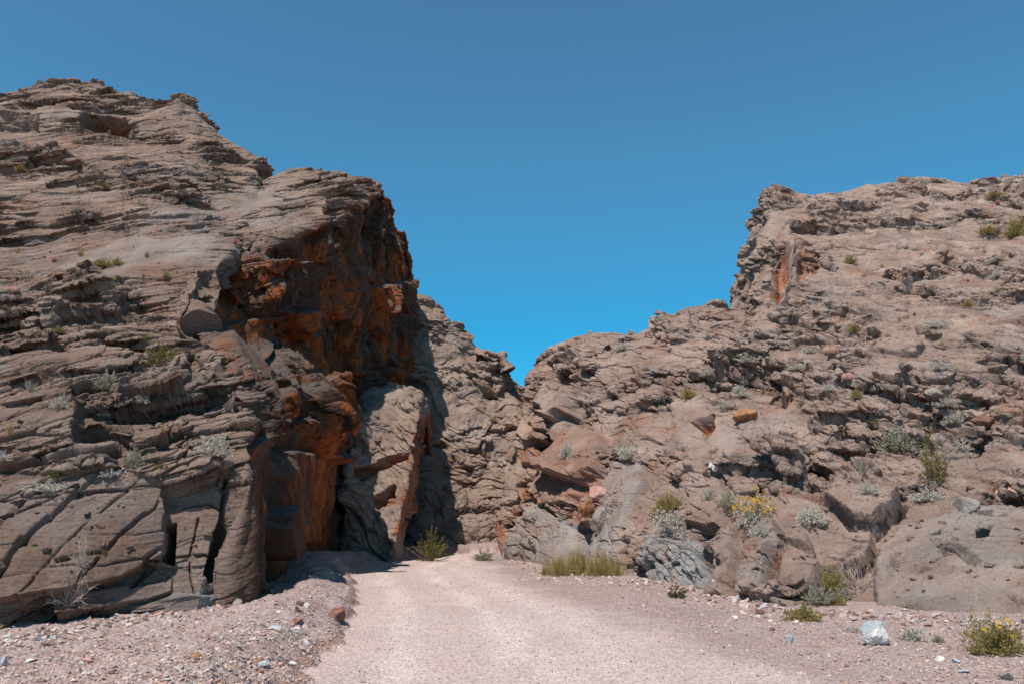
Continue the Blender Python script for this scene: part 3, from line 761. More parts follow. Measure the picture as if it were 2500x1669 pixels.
gm, n, b = new_mat('gravel_ground')
geo = nd(n, 'ShaderNodeNewGeometry').outputs['Position']
c = ramp_node(n, noise_node(n, 0.5, 6, 0.6, geo), [(0.3, (0.33, 0.252, 0.242)), (0.7, (0.41, 0.326, 0.315))])
roadc = ramp_node(n, noise_node(n, 0.35, 6, 0.6, geo), [(0.30, (0.48, 0.388, 0.376)), (0.52, (0.54, 0.442, 0.43)), (0.72, (0.555, 0.428, 0.395))])
c = mix_node(n, attr_node(n, 'road'), c, roadc)
c = mix_node(n, attr_node(n, 'track'), c, (0.67, 0.568, 0.555))
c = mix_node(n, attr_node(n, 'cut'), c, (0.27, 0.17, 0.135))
vo = nd(n, 'ShaderNodeTexVoronoi'); vo.inputs['Scale'].default_value = 34.0; n.links.new(geo, vo.inputs['Vector'])
sp = nd(n, 'ShaderNodeSeparateColor'); n.links.new(vo.outputs['Color'], sp.inputs[0])
g = ramp_node(n, sp.outputs[0], [(0.0, (0.72, 0.70, 0.69)), (0.5, (1, 0.99, 0.98)), (1.0, (1.22, 1.2, 1.2))])
c = mix_node(n, 1.0, c, g, 'MULTIPLY')
g2 = ramp_node(n, noise_node(n, 16, 5, 0.7, geo), [(0.3, (0.82, 0.8, 0.79)), (0.7, (1.15, 1.14, 1.13))])
c = mix_node(n, 1.0, c, g2, 'MULTIPLY')
n.links.new(c, b.inputs['Base Color'])
bp = nd(n, 'ShaderNodeBump'); bp.inputs['Strength'].default_value = 0.7; bp.inputs['Distance'].default_value = 0.02
n.links.new(vo.outputs['Distance'], bp.inputs['Height']); bp.invert = True
n.links.new(bp.outputs[0], b.inputs['Normal'])
M_GROUND = gm

def build_ground():
    ds = np.concatenate([np.linspace(1.0, 6.5, 60), 1.0 / np.linspace(1 / 6.6, 1 / 62.0, 620)])
    us = np.linspace(-0.95, 0.95, 900)
    Y, U = np.meshgrid(ds, us, indexing='ij')
    X = U * (Y + 1.5)
    Z, d, r = ground_z(X, Y)
    road = (1 - sstep(-0.05, 0.1, d)) * (1 - sstep(-0.9, 0.5, r + 0.5 * fbm(np.stack([X, Y, X * 0], -1).reshape(-1, 3) * 0.6, 3, 411).reshape(X.shape)))
    xl_ = np.interp(Y, EL[:, 1], EL[:, 0]); off_ = X - xl_
    wob_ = 0.25 * fbm(np.stack([X * 0.3, Y * 0.25, X * 0], -1).reshape(-1, 3), 3, 421).reshape(X.shape)
    brk = np.clip(0.75 + 0.9 * fbm(np.stack([X * 1.3, Y * 0.35, X * 0], -1).reshape(-1, 3), 4, 422).reshape(X.shape), 0, 1)
    track = sum(np.exp(-((off_ - c0_ + wob_) / w0_) ** 2) * a0_ for c0_, w0_, a0_ in ((0.9, 0.32, 0.8), (2.55, 0.34, 1.0), (3.7, 0.4, 0.6), (5.2, 0.4, 0.45))) * brk * road
    Z = Z - 0.018 * track
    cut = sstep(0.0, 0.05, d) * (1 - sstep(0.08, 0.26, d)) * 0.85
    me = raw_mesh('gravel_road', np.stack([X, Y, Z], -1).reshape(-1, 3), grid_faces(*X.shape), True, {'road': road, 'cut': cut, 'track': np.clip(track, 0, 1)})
    if me.polygons[1000].normal.z < 0: me.flip_normals()
    o = link('road', me, M_GROUND); o['kind'] = 'structure'; o['label'] = 'pale pink gravel road with raised gravel banks'
    return o
build_ground()
me = raw_mesh('ground', [(-600,-300,-0.35),(600,-300,-0.35),(600,900,-0.35),(-600,900,-0.35)], [(0,1,2,3)], True)
o = link('ground', me, M_GROUND); o['kind'] = 'structure'
#@@NEXT@@
# ------------------------------------------------------------------ finding the surface under a spot
rng = np.random.default_rng(7)
_S = []
for nm, V_, N_ in SURF:
    a_, b_, f_ = proj(V_)
    m_ = (a_ > -60) & (a_ < 2560) & (b_ > 0) & (b_ < 1680)
    _S.append((a_[m_], b_[m_], f_[m_], V_[m_], N_[m_]))
_px = np.concatenate([t[0] for t in _S]); _py = np.concatenate([t[1] for t in _S]); _pf = np.concatenate([t[2] for t in _S])
_pv = np.concatenate([t[3] for t in _S]); _pn = np.concatenate([t[4] for t in _S])
_cell = (np.floor((_px + 64) / 6).astype(int) * 4096 + np.floor(_py / 6).astype(int))
_ord = np.argsort(_cell, kind='stable'); _cs = _cell[_ord]

def ground_hit(px, py):
    z = 0.0
    for _ in range(12):
        d = float(ground_d(py, z))
        d = min(d, 60.0)
        p = P(px, py, d)
        z = float(ground_z(np.array([p[0]]), np.array([p[1]]))[0][0])
    return np.array([p[0], d, z])

def spot(px, py):
    """the visible surface point under photo pixel (px, py), with its normal"""
    best = None
    cx, cy = int((px + 64) // 6), int(py // 6)
    for dx in (-1, 0, 1):
        for dy in (-1, 0, 1):
            key = (cx + dx) * 4096 + cy + dy
            a, b = np.searchsorted(_cs, key), np.searchsorted(_cs, key + 1)
            if b > a:
                ids = _ord[a:b]
                near = ids[np.hypot(_px[ids] - px, _py[ids] - py) < 5]
                if len(near):
                    k = near[np.argmin(_pf[near])]
                    if best is None or _pf[k] < _pf[best]: best = k
    if py > 1345:
        g = ground_hit(px, py)
        f = g[1] * cp_ + (g[2] - EYE) * sp_
        if best is None or f < _pf[best] - 0.05: return g, np.array([0, 0, 1.0]), f
    if best is None: return None
    return _pv[best], _pn[best], _pf[best]

# ------------------------------------------------------------------ stones
def hull_stone(seed, n=14, flat=(1.0, 0.8, 0.6), smooth_pts=False):
    r = np.random.default_rng(seed)
    import bmesh
    bm = bmesh.new()
    p = r.normal(size=(n, 3)); p /= np.linalg.norm(p, axis=1, keepdims=True)
    p *= r.uniform(0.8, 1.0, (n, 1)) * np.array(flat)
    for q in p: bm.verts.new(q)
    res = bmesh.ops.convex_hull(bm, input=bm.verts)
    loose = [v for v in bm.verts if not v.link_faces]
    if loose: bmesh.ops.delete(bm, geom=loose, context='VERTS')
    bmesh.ops.triangulate(bm, faces=bm.faces)
    bm.verts.ensure_lookup_table(); bm.verts.index_update()
    V = np.array([v.co[:] for v in bm.verts]); F = np.array([[v.index for v in f.verts] for f in bm.faces])
    bm.free()
    return V, F

def stone_mesh(name, seed, size, mat, n=16, sub=3, rough=0.05, flat=(1.0, 0.8, 0.65), bands=0.0):
    """one angular boulder: a hull, bevelled and roughened"""
    import bmesh
    V, F = hull_stone(seed, n, flat)
    bm = bmesh.new()
    vs = [bm.verts.new(v) for v in V]
    for f in F: bm.faces.new([vs[k] for k in f])
    bmesh.ops.dissolve_limit(bm, angle_limit=rad(14), verts=bm.verts, edges=bm.edges)
    bmesh.ops.bevel(bm, geom=list(bm.edges), offset=0.05, segments=1, affect='EDGES')
    bmesh.ops.triangulate(bm, faces=bm.faces)
    for k in range(sub): bmesh.ops.subdivide_edges(bm, edges=bm.edges, cuts=1, use_grid_fill=True)
    bmesh.ops.triangulate(bm, faces=bm.faces)
    bm.verts.index_update()
    V = np.array([v.co[:] for v in bm.verts]); F = np.array([[v.index for v in f.verts] for f in bm.faces])
    bm.free()
    nrm = V / (np.linalg.norm(V, axis=1, keepdims=True) + 1e-9)
    V = V + nrm * (rough * fbm(V * 2.2 + seed, 4, seed) + 0.35 * rough * fbm(V * 9 + seed, 3, seed + 1))[:, None]
    if bands: V = V + nrm * (bands * np.sin(V[:, 2:3] * 16 + 3 * fbm(V * 2, 2, 5)[:, None]))
    me = raw_mesh(name, V * size, F, False)
    me.materials.append(mat)
    return me

def stone_material(name, a, b_, c_, vein=None, scale=3.0):
    m, n, b = new_mat(name)
    co = nd(n, 'ShaderNodeTexCoord').outputs['Object']
    f = noise_node(n, scale, 8, 0.65, co)
    c = ramp_node(n, f, [(0.32, a), (0.5, b_), (0.68, c_)])
    g = ramp_node(n, noise_node(n, scale * 9, 6, 0.7, co), [(0.3, (0.75, 0.74, 0.73)), (0.7, (1.2, 1.2, 1.2))])
    c = mix_node(n, 1.0, c, g, 'MULTIPLY')
    if vein:
        v = ramp_node(n, noise_node(n, scale * 0.6, 4, 0.5, co), [(0.47, (0, 0, 0)), (0.56, (1, 1, 1))])
        c = mix_node(n, v, c, vein)
    n.links.new(c, b.inputs['Base Color'])
    bp = nd(n, 'ShaderNodeBump'); bp.inputs['Strength'].default_value = 0.6; bp.inputs['Distance'].default_value = 0.03
    n.links.new(noise_node(n, scale * 5, 8, 0.7, co), bp.inputs['Height']); n.links.new(bp.outputs[0], b.inputs['Normal'])
    return m

ST = {
 'orange': stone_material('orange_stone', (0.24, 0.10, 0.05), (0.36, 0.17, 0.085), (0.44, 0.24, 0.14)),
 'white': stone_material('white_stone', (0.55, 0.50, 0.48), (0.68, 0.62, 0.60), (0.76, 0.70, 0.68)),
 'blue': stone_material('blue_grey_stone', (0.30, 0.32, 0.34), (0.40, 0.43, 0.45), (0.56, 0.56, 0.56)),
 'bluewhite': stone_material('marbled_stone', (0.27, 0.32, 0.345), (0.36, 0.41, 0.43), (0.48, 0.50, 0.51), (0.66, 0.60, 0.58), 2.2),
 'pink': stone_material('pink_stone', (0.40, 0.22, 0.17), (0.52, 0.31, 0.25), (0.60, 0.40, 0.34)),
 'red': stone_material('dark_red_stone', (0.16, 0.075, 0.055), (0.23, 0.11, 0.085), (0.30, 0.17, 0.14)),
 'brown': stone_material('brown_stone', (0.15, 0.105, 0.08), (0.21, 0.15, 0.12), (0.27, 0.20, 0.165)),
 'grey': stone_material('grey_stone', (0.24, 0.20, 0.175), (0.32, 0.27, 0.24), (0.40, 0.345, 0.31)),
}

def put_stone(name, px, py, w, h, kind, label, seed, cat='rock', group=None, n=16, flat=None, rough=0.05, bands=0.0, yaw=None, tilt=(0, 0)):
    """(px, py): the middle of the stone's foot in the photograph; w, h: its size there"""
    hit = spot(px, py)
    if hit is None: print('no surface for', label); return None
    p, nn, f = hit
    W = w / FPX * f; H = h / FPX * f
    size = W * 0.5
    fl = flat or (1.0, 0.8, max(0.3, min(1.2, H / W * 1.15)))
    me = stone_mesh(name, seed, size * 1.08, ST[kind], n, 3, rough, fl, bands)
    o = link(name, me)
    r = random.Random(seed)
    o.rotation_euler = (rad(tilt[0]) + r.uniform(-0.12, 0.12), rad(tilt[1]) + r.uniform(-0.12, 0.12), r.uniform(-0.5, 0.5) if yaw is None else rad(yaw))
    o.location = (p[0], p[1] + size * 0.35, p[2] + size * fl[2] * 0.62)
    o['label'] = label; o['category'] = cat
    if group: o['group'] = group
    return o

put_stone('boulder', 2146, 1574, 86, 74, 'bluewhite', 'big blue-grey and white marbled boulder on the gravel right of the road', 11, 'boulder', n=15, rough=0.07, yaw=20)
put_stone('boulder', 1820, 1022, 72, 44, 'orange', 'orange-brown block lying on the right slope, flat topped', 12, 'boulder', n=18, rough=0.07, bands=0.012)
put_stone('boulder', 2364, 1246, 74, 44, 'grey', 'grey-brown angular block with a shadowed right end, on the smooth right slab', 13, 'boulder')
put_stone('boulder', 2449, 1221, 28, 36, 'pink', 'pale pink upright block beside a wider reddish block at the right edge', 14, 'boulder')
put_stone('boulder', 2488, 1212, 46, 30, 'pink', 'reddish pink block at the right edge of the slope', 15, 'boulder')
put_stone('boulder', 2391, 1081, 30, 17, 'brown', 'small dark brown flat block alone on the pale upper right slab', 16, 'boulder')
put_stone('boulder', 2410, 1038, 74, 34, 'red', 'wide rust-brown slab lying over the pale slab near the right edge', 17, 'boulder', rough=0.07)
put_stone('boulder', 2452, 1024, 50, 20, 'brown', 'thin brown slab just right of the wide rust-brown slab', 18, 'boulder')
put_stone('boulder', 1893, 1205, 62, 48, 'brown', 'dark wedge of rock leaning above the yellow-flowered bush', 19, 'boulder', n=10, rough=0.06)
put_stone('boulder', 2250, 812, 28, 26, 'brown', 'small dark block left of a larger one high on the right slope', 20, 'boulder')
put_stone('boulder', 2284, 826, 52, 34, 'brown', 'larger dark block high on the right slope', 21, 'boulder')
put_stone('boulder', 1746, 1152, 22, 18, 'white', 'white stone in the rusty crack of the right slope, lower one', 22, 'stone')
put_stone('boulder', 1735, 1138, 20, 16, 'white', 'pale stone wedged at the top of the rusty crack', 23, 'stone')
put_stone('boulder', 1458, 1216, 50, 44, 'pink', 'orange-pink block under the tall dark slab of the spur', 24, 'boulder', rough=0.08)
put_stone('boulder', 1436, 1258, 44, 50, 'orange', 'rough orange block between the dark slab and the polished grey foot', 25, 'boulder', rough=0.09)
put_stone('boulder', 1462, 1290, 60, 64, 'grey', 'squarish grey-pink block at the lower end of the orange rubble', 26, 'boulder', rough=0.06)
put_stone('boulder', 2370, 1190, 26, 16, 'brown', 'little brown block uphill of the grey-brown angular block', 27, 'boulder')
put_stone('boulder', 2440, 905, 60, 26, 'brown', 'low brown block on the ledge near the right edge, above the rust-brown slab', 28, 'boulder')
put_stone('boulder', 2290, 960, 70, 24, 'grey', 'long flat grey slab jutting from the middle of the right slope', 29, 'boulder')
put_stone('boulder', 578, 1478, 34, 18, 'grey', 'grey block lying at the foot of the cracked left pillar', 30, 'boulder')
put_stone('boulder', 820, 1512, 58, 34, 'red', 'dark reddish clod of earth on the edge of the left bank', 31, 'clod', n=22, rough=0.14)
put_stone('boulder', 1895, 1474, 40, 24, 'grey', 'pointed grey block at the foot of the dark right-hand slabs', 32, 'boulder', n=9)

STONES = [
 (644,1584,34,20,'blue','thick grey-blue stone on the left bank with an orange one below it'),
 (634,1598,22,14,'orange','orange stone just below the thick grey-blue one'),
 (615,1600,13,10,'orange','tiny orange stone left of the orange one'),
 (684,1582,22,12,'pink','salmon pink stone right of the thick grey-blue one'),
 (711,1614,32,16,'white','broad white stone below the salmon pink one'),
 (749,1546,28,16,'white','white flat stone near the edge of the left bank, below the dark red stone'),
 (669,1537,44,11,'blue','long flat blue-grey splinter on the left bank'),
 (720,1524,42,18,'red','dark red flat stone beside a white one on the left bank'),
 (724,1532,20,12,'white','small white stone in front of the dark red stone'),
 (747,1486,24,18,'white','pinkish white upright stone, topmost on the left bank'),
 (682,1492,18,10,'white','bluish white stone left of the topmost white one'),
 (71,1614,42,12,'white','long pale stone near the left edge of the gravel'),
 (209,1616,36,15,'pink','pink stone in the left foreground gravel, the larger'),
 (157,1634,30,14,'pink','pale pink stone nearer the camera than the larger pink one'),
 (272,1655,24,15,'red','dark red-brown stone at the bottom of the left gravel'),
 (4,1626,28,28,'blue','blue-grey stone cut by the left edge of the picture'),
 (27,1571,30,10,'blue','bluish flat stone below the left rock foot'),
 (276,1613,20,10,'grey','grey stone between two pink ones in the left gravel'),
 (473,1622,32,15,'orange','orange-pink slab with a brown end in the left gravel'),
 (636,1645,20,12,'orange','brownish orange chip near the bottom of the left bank'),
 (126,1558,22,9,'blue','small grey stone below the left slab, beside a dark one'),
 (398,1668,32,20,'pink','rosy stone at the bottom edge of the picture'),
 (584,1520,16,8,'white','small white stone high on the left gravel'),
 (1930,1567,24,28,'blue','pale blue flat stone on the right side of the road'),
 (1795,1512,22,13,'white','white stone above the pale blue one, beside the right gravel edge'),
 (1886,1538,18,10,'red','dark brown-red stone between road and olive mound'),
 (1944,1516,18,11,'white','white stone at the foot of the olive mound'),
 (1913,1507,16,12,'white','pale stone left of the olive mound'),
 (1857,1499,26,14,'red','dark red stone near the rock foot, left of the olive mound'),
 (2066,1627,13,8,'red','lone dark chip on the packed gravel in the lower right'),
 (2299,1614,34,16,'white','pale pink flat stone below the big bush at right'),
 (2334,1618,28,14,'blue','bluish white stone right of the pale pink flat one'),
 (2462,1660,44,28,'grey','grey slab in the lower right corner'),
 (2357,1642,34,11,'blue','blue-grey sliver near the lower right corner'),
 (1983,1541,12,8,'pink','small reddish chip left of the marbled boulder'),
 (1957,1647,11,10,'white','tiny white stone on the road shoulder, lower right'),
 (2208,1490,22,8,'white','pale flat stone where the gravel meets the smooth right slab'),
 (1738,1418,12,8,'white','white pebble near the green sprig at the rock foot'),
 (1222,1366,16,10,'blue','bluish white stone at the tip of the right spur'),
 (1268,1562,14,7,'white','pale stone in the middle of the road'),
 (822,1369,16,9,'white','pale stone on the crest of the bank beside the shadow'),
]
for i_, (x_, y_, w_, h_, k_, lb_) in enumerate(STONES):
    put_stone('stone', x_, y_, w_, h_, k_, lb_, 100 + i_, 'stone', 'single stones on the gravel', n=12, rough=0.04)

# loose gravel: small stones no one could count, one mesh
def scatter_mesh(name, pts, sizes, normals, protos, mat, flatten=0.6, seed=5, var=None):
    r = np.random.default_rng(seed)
    Vs, Fs, A = [], [], []
    base = 0
    which = r.integers(0, len(protos), len(pts))
    if var is None: var = r.random(len(pts))
    for k, (V, F) in enumerate(protos):
        idx = np.nonzero(which == k)[0]
        if not len(idx): continue
        m = len(idx)
        a = r.uniform(0, 2 * np.pi, m); t = r.normal(0, 0.3, m); t2 = r.normal(0, 0.3, m)
        ca, sa, ct, st, cu, su = np.cos(a), np.sin(a), np.cos(t), np.sin(t), np.cos(t2), np.sin(t2)
        S = r.uniform(0.7, 1.3, (m, 3)) * sizes[idx, None] * np.array([1, 1, flatten])
        Q = V[None] * S[:, None]
        y = Q[..., 1] * ct[:, None] - Q[..., 2] * st[:, None]; z = Q[..., 1] * st[:, None] + Q[..., 2] * ct[:, None]; x = Q[..., 0]
        x2 = x * cu[:, None] + z * su[:, None]; z2 = -x * su[:, None] + z * cu[:, None]
        X = x2 * ca[:, None] - y * sa[:, None]; Y = x2 * sa[:, None] + y * ca[:, None]
        Q = np.stack([X, Y, z2], -1) + pts[idx, None]
        Vs.append(Q.reshape(-1, 3)); Fs.append((F[None] + (base + np.arange(m) * len(V))[:, None, None]).reshape(-1, 3)); base += m * len(V)
        A.append(np.repeat(var[idx], len(V)))
    me = raw_mesh(name, np.concatenate(Vs), np.concatenate(Fs), False, {'var': np.concatenate(A)})
    return link(name, me, mat)

protos = [hull_stone(900 + k, 9, (1, 0.8, 0.75)) for k in range(14)]
pm, n, b = new_mat('loose_gravel')
c = ramp_node(n, attr_node(n, 'var'), [(0.0, (0.20, 0.135, 0.115)), (0.12, (0.30, 0.20, 0.17)), (0.35, (0.43, 0.32, 0.285)), (0.6, (0.52, 0.41, 0.37)), (0.78, (0.60, 0.51, 0.475)),
     (0.88, (0.44, 0.235, 0.17)), (0.95, (0.40, 0.405, 0.41)), (1.0, (0.60, 0.545, 0.525))])
pos = nd(n, 'ShaderNodeNewGeometry').outputs['Position']
c = mix_node(n, 1.0, c, ramp_node(n, noise_node(n, 40, 4, 0.6, pos), [(0.3, (0.8, 0.8, 0.8)), (0.7, (1.15, 1.15, 1.15))]), 'MULTIPLY')
n.links.new(c, b.inputs['Base Color'])
M_GRAVEL = pm

def gravel(nm, n, box, smin, smax, keep, seed, power=2.6, label=''):
    r = np.random.default_rng(seed)
    px = r.uniform(box[0], box[2], n); py = box[1] + (box[3] - box[1]) * r.uniform(0, 1, n) ** 0.8
    z = np.zeros(n)
    for _ in range(6):
        d = np.minimum(ground_d(py, z), 58.0); p = P(px, py, d); z, dd, rr = ground_z(p[:, 0], p[:, 1])
    m = keep(dd, rr, p, r)
    p = p[m]; z = z[m]
    size = smin + (smax - smin) * r.uniform(0, 1, len(p)) ** power
    size = np.maximum(size, 0.0011 * p[:, 1])
    pts = np.stack([p[:, 0], p[:, 1], z + size * 0.18], 1)
    o = scatter_mesh(nm, pts, size, None, protos, M_GRAVEL, 0.65, seed)
    o['kind'] = 'stuff'; o['label'] = label
    return o
gravel('gravel', 22000, (-60, 1340, 1000, 1700), 0.010, 0.050, lambda d, r, p, g: d > 0.02, 21, 3.2, 'loose pinkish gravel on the raised left bank')
gravel('gravel', 16000, (1150, 1350, 2560, 1700), 0.009, 0.042, lambda d, r, p, g: r + g.normal(0, 0.5, len(r)) > 0.2, 22, 3.4, 'loose pinkish gravel on the right shoulder')
gravel('gravel', 7000, (600, 1345, 2400, 1700), 0.006, 0.020, lambda d, r, p, g: (d < 0) & (r < 0.6), 23, 3.0, 'fine grit scattered over the road surface')

# coarser scree gathered along the foot of the rocks
def scree(nm, foot, n, smin, smax, seed, label):
    r = np.random.default_rng(seed)
    foot = np.array(foot, float)
    t = r.uniform(0, len(foot) - 1, n)
    px = np.interp(t, np.arange(len(foot)), foot[:, 0]) + r.normal(0, 12, n); py = np.interp(t, np.arange(len(foot)), foot[:, 1]) + np.abs(r.normal(0, 14, n)) - 6
    z = np.zeros(n)
    for _ in range(6):
        d = np.minimum(ground_d(py, z), 58.0); p = P(px, py, d); z, dd, rr = ground_z(p[:, 0], p[:, 1])
    size = smin + (smax - smin) * r.uniform(0, 1, n) ** 3.2
    o = scatter_mesh(nm, np.stack([p[:, 0], p[:, 1], z + size * 0.2], 1), size, None, protos, M_GRAVEL, 0.7, seed)
    o['kind'] = 'stuff'; o['label'] = label
scree('gravel', [(1240,1368),(1330,1390),(1430,1405),(1560,1416),(1640,1430),(1740,1456),(1840,1478),(1960,1492),(2120,1500),(2300,1512),(2500,1520)], 1500, 0.018, 0.12, 25, 'coarse stones gathered along the foot of the right slope')
scree('gravel', [(0,1560),(150,1538),(300,1512),(420,1492),(580,1466)], 700, 0.018, 0.10, 26, 'coarse stones gathered along the foot of the left slope')

# broken chips lying on the slopes
def chips(nm, n, box, smin, smax, mat, seed, label):
    r = np.random.default_rng(seed)
    pts, sz = [], []
    for k in range(n):
        h = spot(r.uniform(box[0], box[2]), r.uniform(box[1], box[3]))
        if h is None or h[1][2] < 0.35 or h[0][2] < 0.25: continue
        s_ = (smin + (smax - smin) * r.random() ** 3)
        s_ = max(s_, h[2] * 0.0012)
        pts.append(h[0] + np.array([0, 0, s_ * 0.2])); sz.append(s_)
    me_pts = np.array(pts)
    o = scatter_mesh(nm, me_pts, np.array(sz), None, protos, mat, 0.85, seed)
    o['kind'] = 'stuff'; o['label'] = label
chips('rubble', 500, (0, 230, 760, 1500), 0.03, 0.13, M_ROCK_LEFT, 31, 'broken chips of rock lying on the ledges of the left slope')
chips('rubble', 1100, (1300, 450, 2500, 1500), 0.03, 0.14, M_ROCK_RIGHT, 32, 'broken chips of rock lying on the ledges of the right slope')

# ------------------------------------------------------------------ plants
def leaf_material(name, a, b_, trans=0.25, rough=0.75):
    m, n, b = new_mat(name)
    c = ramp_node(n, attr_node(n, 'var'), [(0.0, a), (1.0, b_)])
    n.links.new(c, b.inputs['Base Color']); b.inputs['Roughness'].default_value = rough
    if trans:
        out = [x for x in n.nodes if x.type == 'OUTPUT_MATERIAL'][0]
        t = nd(n, 'ShaderNodeBsdfTranslucent'); n.links.new(c, t.inputs['Color'])
        mx = nd(n, 'ShaderNodeMixShader'); mx.inputs[0].default_value = trans
        n.links.new(b.outputs[0], mx.inputs[1]); n.links.new(t.outputs[0], mx.inputs[2]); n.links.new(mx.outputs[0], out.inputs['Surface'])
    return m
PM = {
 'silver': leaf_material('silver_leaf', (0.46, 0.405, 0.34), (0.74, 0.685, 0.61)),
 'sage': leaf_material('sage_leaf', (0.24, 0.225, 0.15), (0.50, 0.47, 0.36)),
 'green': leaf_material('yellow_green_leaf', (0.085, 0.080, 0.012), (0.26, 0.22, 0.045)),
 'olive': leaf_material('olive_leaf', (0.19, 0.148, 0.04), (0.44, 0.355, 0.14)),
 'clump': leaf_material('clump_blade', (0.17, 0.13, 0.03), (0.52, 0.42, 0.20)),
 'dark': leaf_material('dark_green_leaf', (0.035, 0.045, 0.012), (0.10, 0.115, 0.035)),
 'gold': leaf_material('golden_blade', (0.27, 0.185, 0.065), (0.50, 0.36, 0.16)),
 'straw': leaf_material('straw_blade', (0.34, 0.255, 0.17), (0.56, 0.45, 0.33)),
 'dead': leaf_material('dead_twig', (0.32, 0.24, 0.20), (0.56, 0.45, 0.385), 0),
 'stem': leaf_material('grey_stem', (0.16, 0.12, 0.09), (0.34, 0.26, 0.20), 0),
 'flower': leaf_material('yellow_petal', (0.55, 0.30, 0.015), (0.70, 0.43, 0.05)),
 'cactus': leaf_material('pink_spined_skin', (0.33, 0.17, 0.135), (0.56, 0.36, 0.30), 0),
 'redcactus': leaf_material('red_spined_skin', (0.25, 0.055, 0.035), (0.40, 0.12, 0.08), 0),
}

def tubes(paths, radii):
    """three-sided twigs: paths (m, k, 3), radii (m, k)"""
    m, k, _ = paths.shape
    T = np.gradient(paths, axis=1); T /= np.linalg.norm(T, axis=-1, keepdims=True) + 1e-9
    up = np.where(np.abs(T[..., 2:3]) > 0.9, np.array([1.0, 0, 0]), np.array([0, 0, 1.0]))
    A = np.cross(T, up); A /= np.linalg.norm(A, axis=-1, keepdims=True) + 1e-9
    Bn = np.cross(T, A)
    V = []
    for j in range(3):
        a = j * 2 * np.pi / 3
        V.append(paths + (A * np.cos(a) + Bn * np.sin(a)) * radii[..., None])
    V = np.stack(V, 2)                                  # m, k, 3, 3
    idx = np.arange(m * k * 3).reshape(m, k, 3)
    F = np.stack([idx[:, :-1], np.roll(idx, -1, 2)[:, :-1], np.roll(idx, -1, 2)[:, 1:], idx[:, 1:]], -1).reshape(-1, 4)
    return V.reshape(-1, 3), F

def leaves(c, L, Wd, r, dirs=None):
    m = len(c)
    d = r.normal(size=(m, 3)) if dirs is None else dirs + 0.7 * r.normal(size=(m, 3))
    d /= np.linalg.norm(d, axis=1, keepdims=True)
    s = np.cross(d, r.normal(size=(m, 3))); s /= np.linalg.norm(s, axis=1, keepdims=True) + 1e-9
    L = L * r.uniform(0.6, 1.3, (m, 1)); Wd = Wd * r.uniform(0.7, 1.2, (m, 1))
    V = np.stack([c, c + d * L * 0.5 + s * Wd, c + d * L, c + d * L * 0.5 - s * Wd], 1).reshape(-1, 3)
    return V, np.arange(m * 4).reshape(m, 4)

def shrub_data(seed, twigs=60, per=14, leaf=0.05, wide=0.4, flat=0.7, spread=1.0, r0=0.012, inner=0.45, wild=0.25):
    """unit shrub: about one across (x from -0.5 to 0.5), its height set by flat"""
    r = np.random.default_rng(seed)
    az = r.uniform(0, 2 * np.pi, twigs); el = np.arccos(r.uniform(0.05, 1, twigs)) * spread
    ln = 0.5 * r.uniform(0.62, 1.1, twigs)
    dirn = np.stack([np.sin(el) * np.cos(az), np.sin(el) * np.sin(az), np.cos(el)], 1)
    k = 6
    t = np.linspace(0, 1, k)[None, :, None]
    path = dirn[:, None] * ln[:, None, None] * t
    bend = r.normal(0, wild, (twigs, 1, 3)) * t ** 2 * 0.3 + np.cumsum(r.normal(0, 0.012 * (1 + 2 * wild), (twigs, k, 3)), 1)
    path = path + bend; path[:, 0] *= 0.1
    path[..., 2] = np.abs(path[..., 2]) * flat * 2 * 0.9
    rad_ = r0 * np.linspace(1, 0.35, k)[None] * np.ones((twigs, 1))
    SV, SF = tubes(path, rad_)
    tt = inner + (1 - inner) * r.uniform(0, 1, (twigs, per)) ** 0.7
    seg = np.clip((tt * (k - 1)).astype(int), 0, k - 2); f = tt * (k - 1) - seg
    ti = np.arange(twigs)[:, None]
    c = path[ti, seg] * (1 - f[..., None]) + path[ti, seg + 1] * f[..., None]
    c = c.reshape(-1, 3) + r.normal(0, 0.018, (twigs * per, 3))
    dirs = np.repeat(dirn, per, 0) + np.array([0, 0, 0.4])
    LV, LF = leaves(c, leaf, leaf * wide, r, dirs)
    var = np.repeat(np.clip(np.repeat(r.uniform(0, 1, twigs), per) * 0.5 + r.uniform(0, 0.5, twigs * per), 0, 1), 4)
    tips = path[:, -1]
    return (SV, SF, np.repeat(r.uniform(0, 1, twigs), k * 3)), (LV, LF, var), tips

def tuft_data(seed, blades=110, flat=0.8, wild=0.4, wid=0.012, spread=1.0):
    r = np.random.default_rng(seed)
    az = r.uniform(0, 2 * np.pi, blades); el = np.abs(r.normal(0, 0.55, blades)) * spread
    ln = r.uniform(0.45, 1.0, blades) * flat
    base = r.normal(0, 0.10, (blades, 3)) * np.array([1, 1, 0])
    d = np.stack([np.sin(el) * np.cos(az), np.sin(el) * np.sin(az), np.cos(el)], 1)
    k = 5; t = np.linspace(0, 1, k)
    path = base[:, None] + d[:, None] * (ln[:, None] * t[None])[..., None]
    path[..., 2] -= (wild * (t ** 2)[None] * ln[:, None] * np.sin(el)[:, None])
    path[..., 2] = np.maximum(path[..., 2], 0)
    side = np.cross(d, r.normal(size=(blades, 3))); side /= np.linalg.norm(side, axis=1, keepdims=True)
    w = wid * np.array([1, 0.9, 0.75, 0.5, 0.12])[None, :, None]
    V = np.stack([path - side[:, None] * w, path + side[:, None] * w], 2).reshape(-1, 3)
    i = np.arange(blades * k * 2).reshape(blades, k, 2)
    F = np.stack([i[:, :-1, 0], i[:, :-1, 1], i[:, 1:, 1], i[:, 1:, 0]], -1).reshape(-1, 4)
    return V, F, np.repeat(r.uniform(0, 1, blades), k * 2)

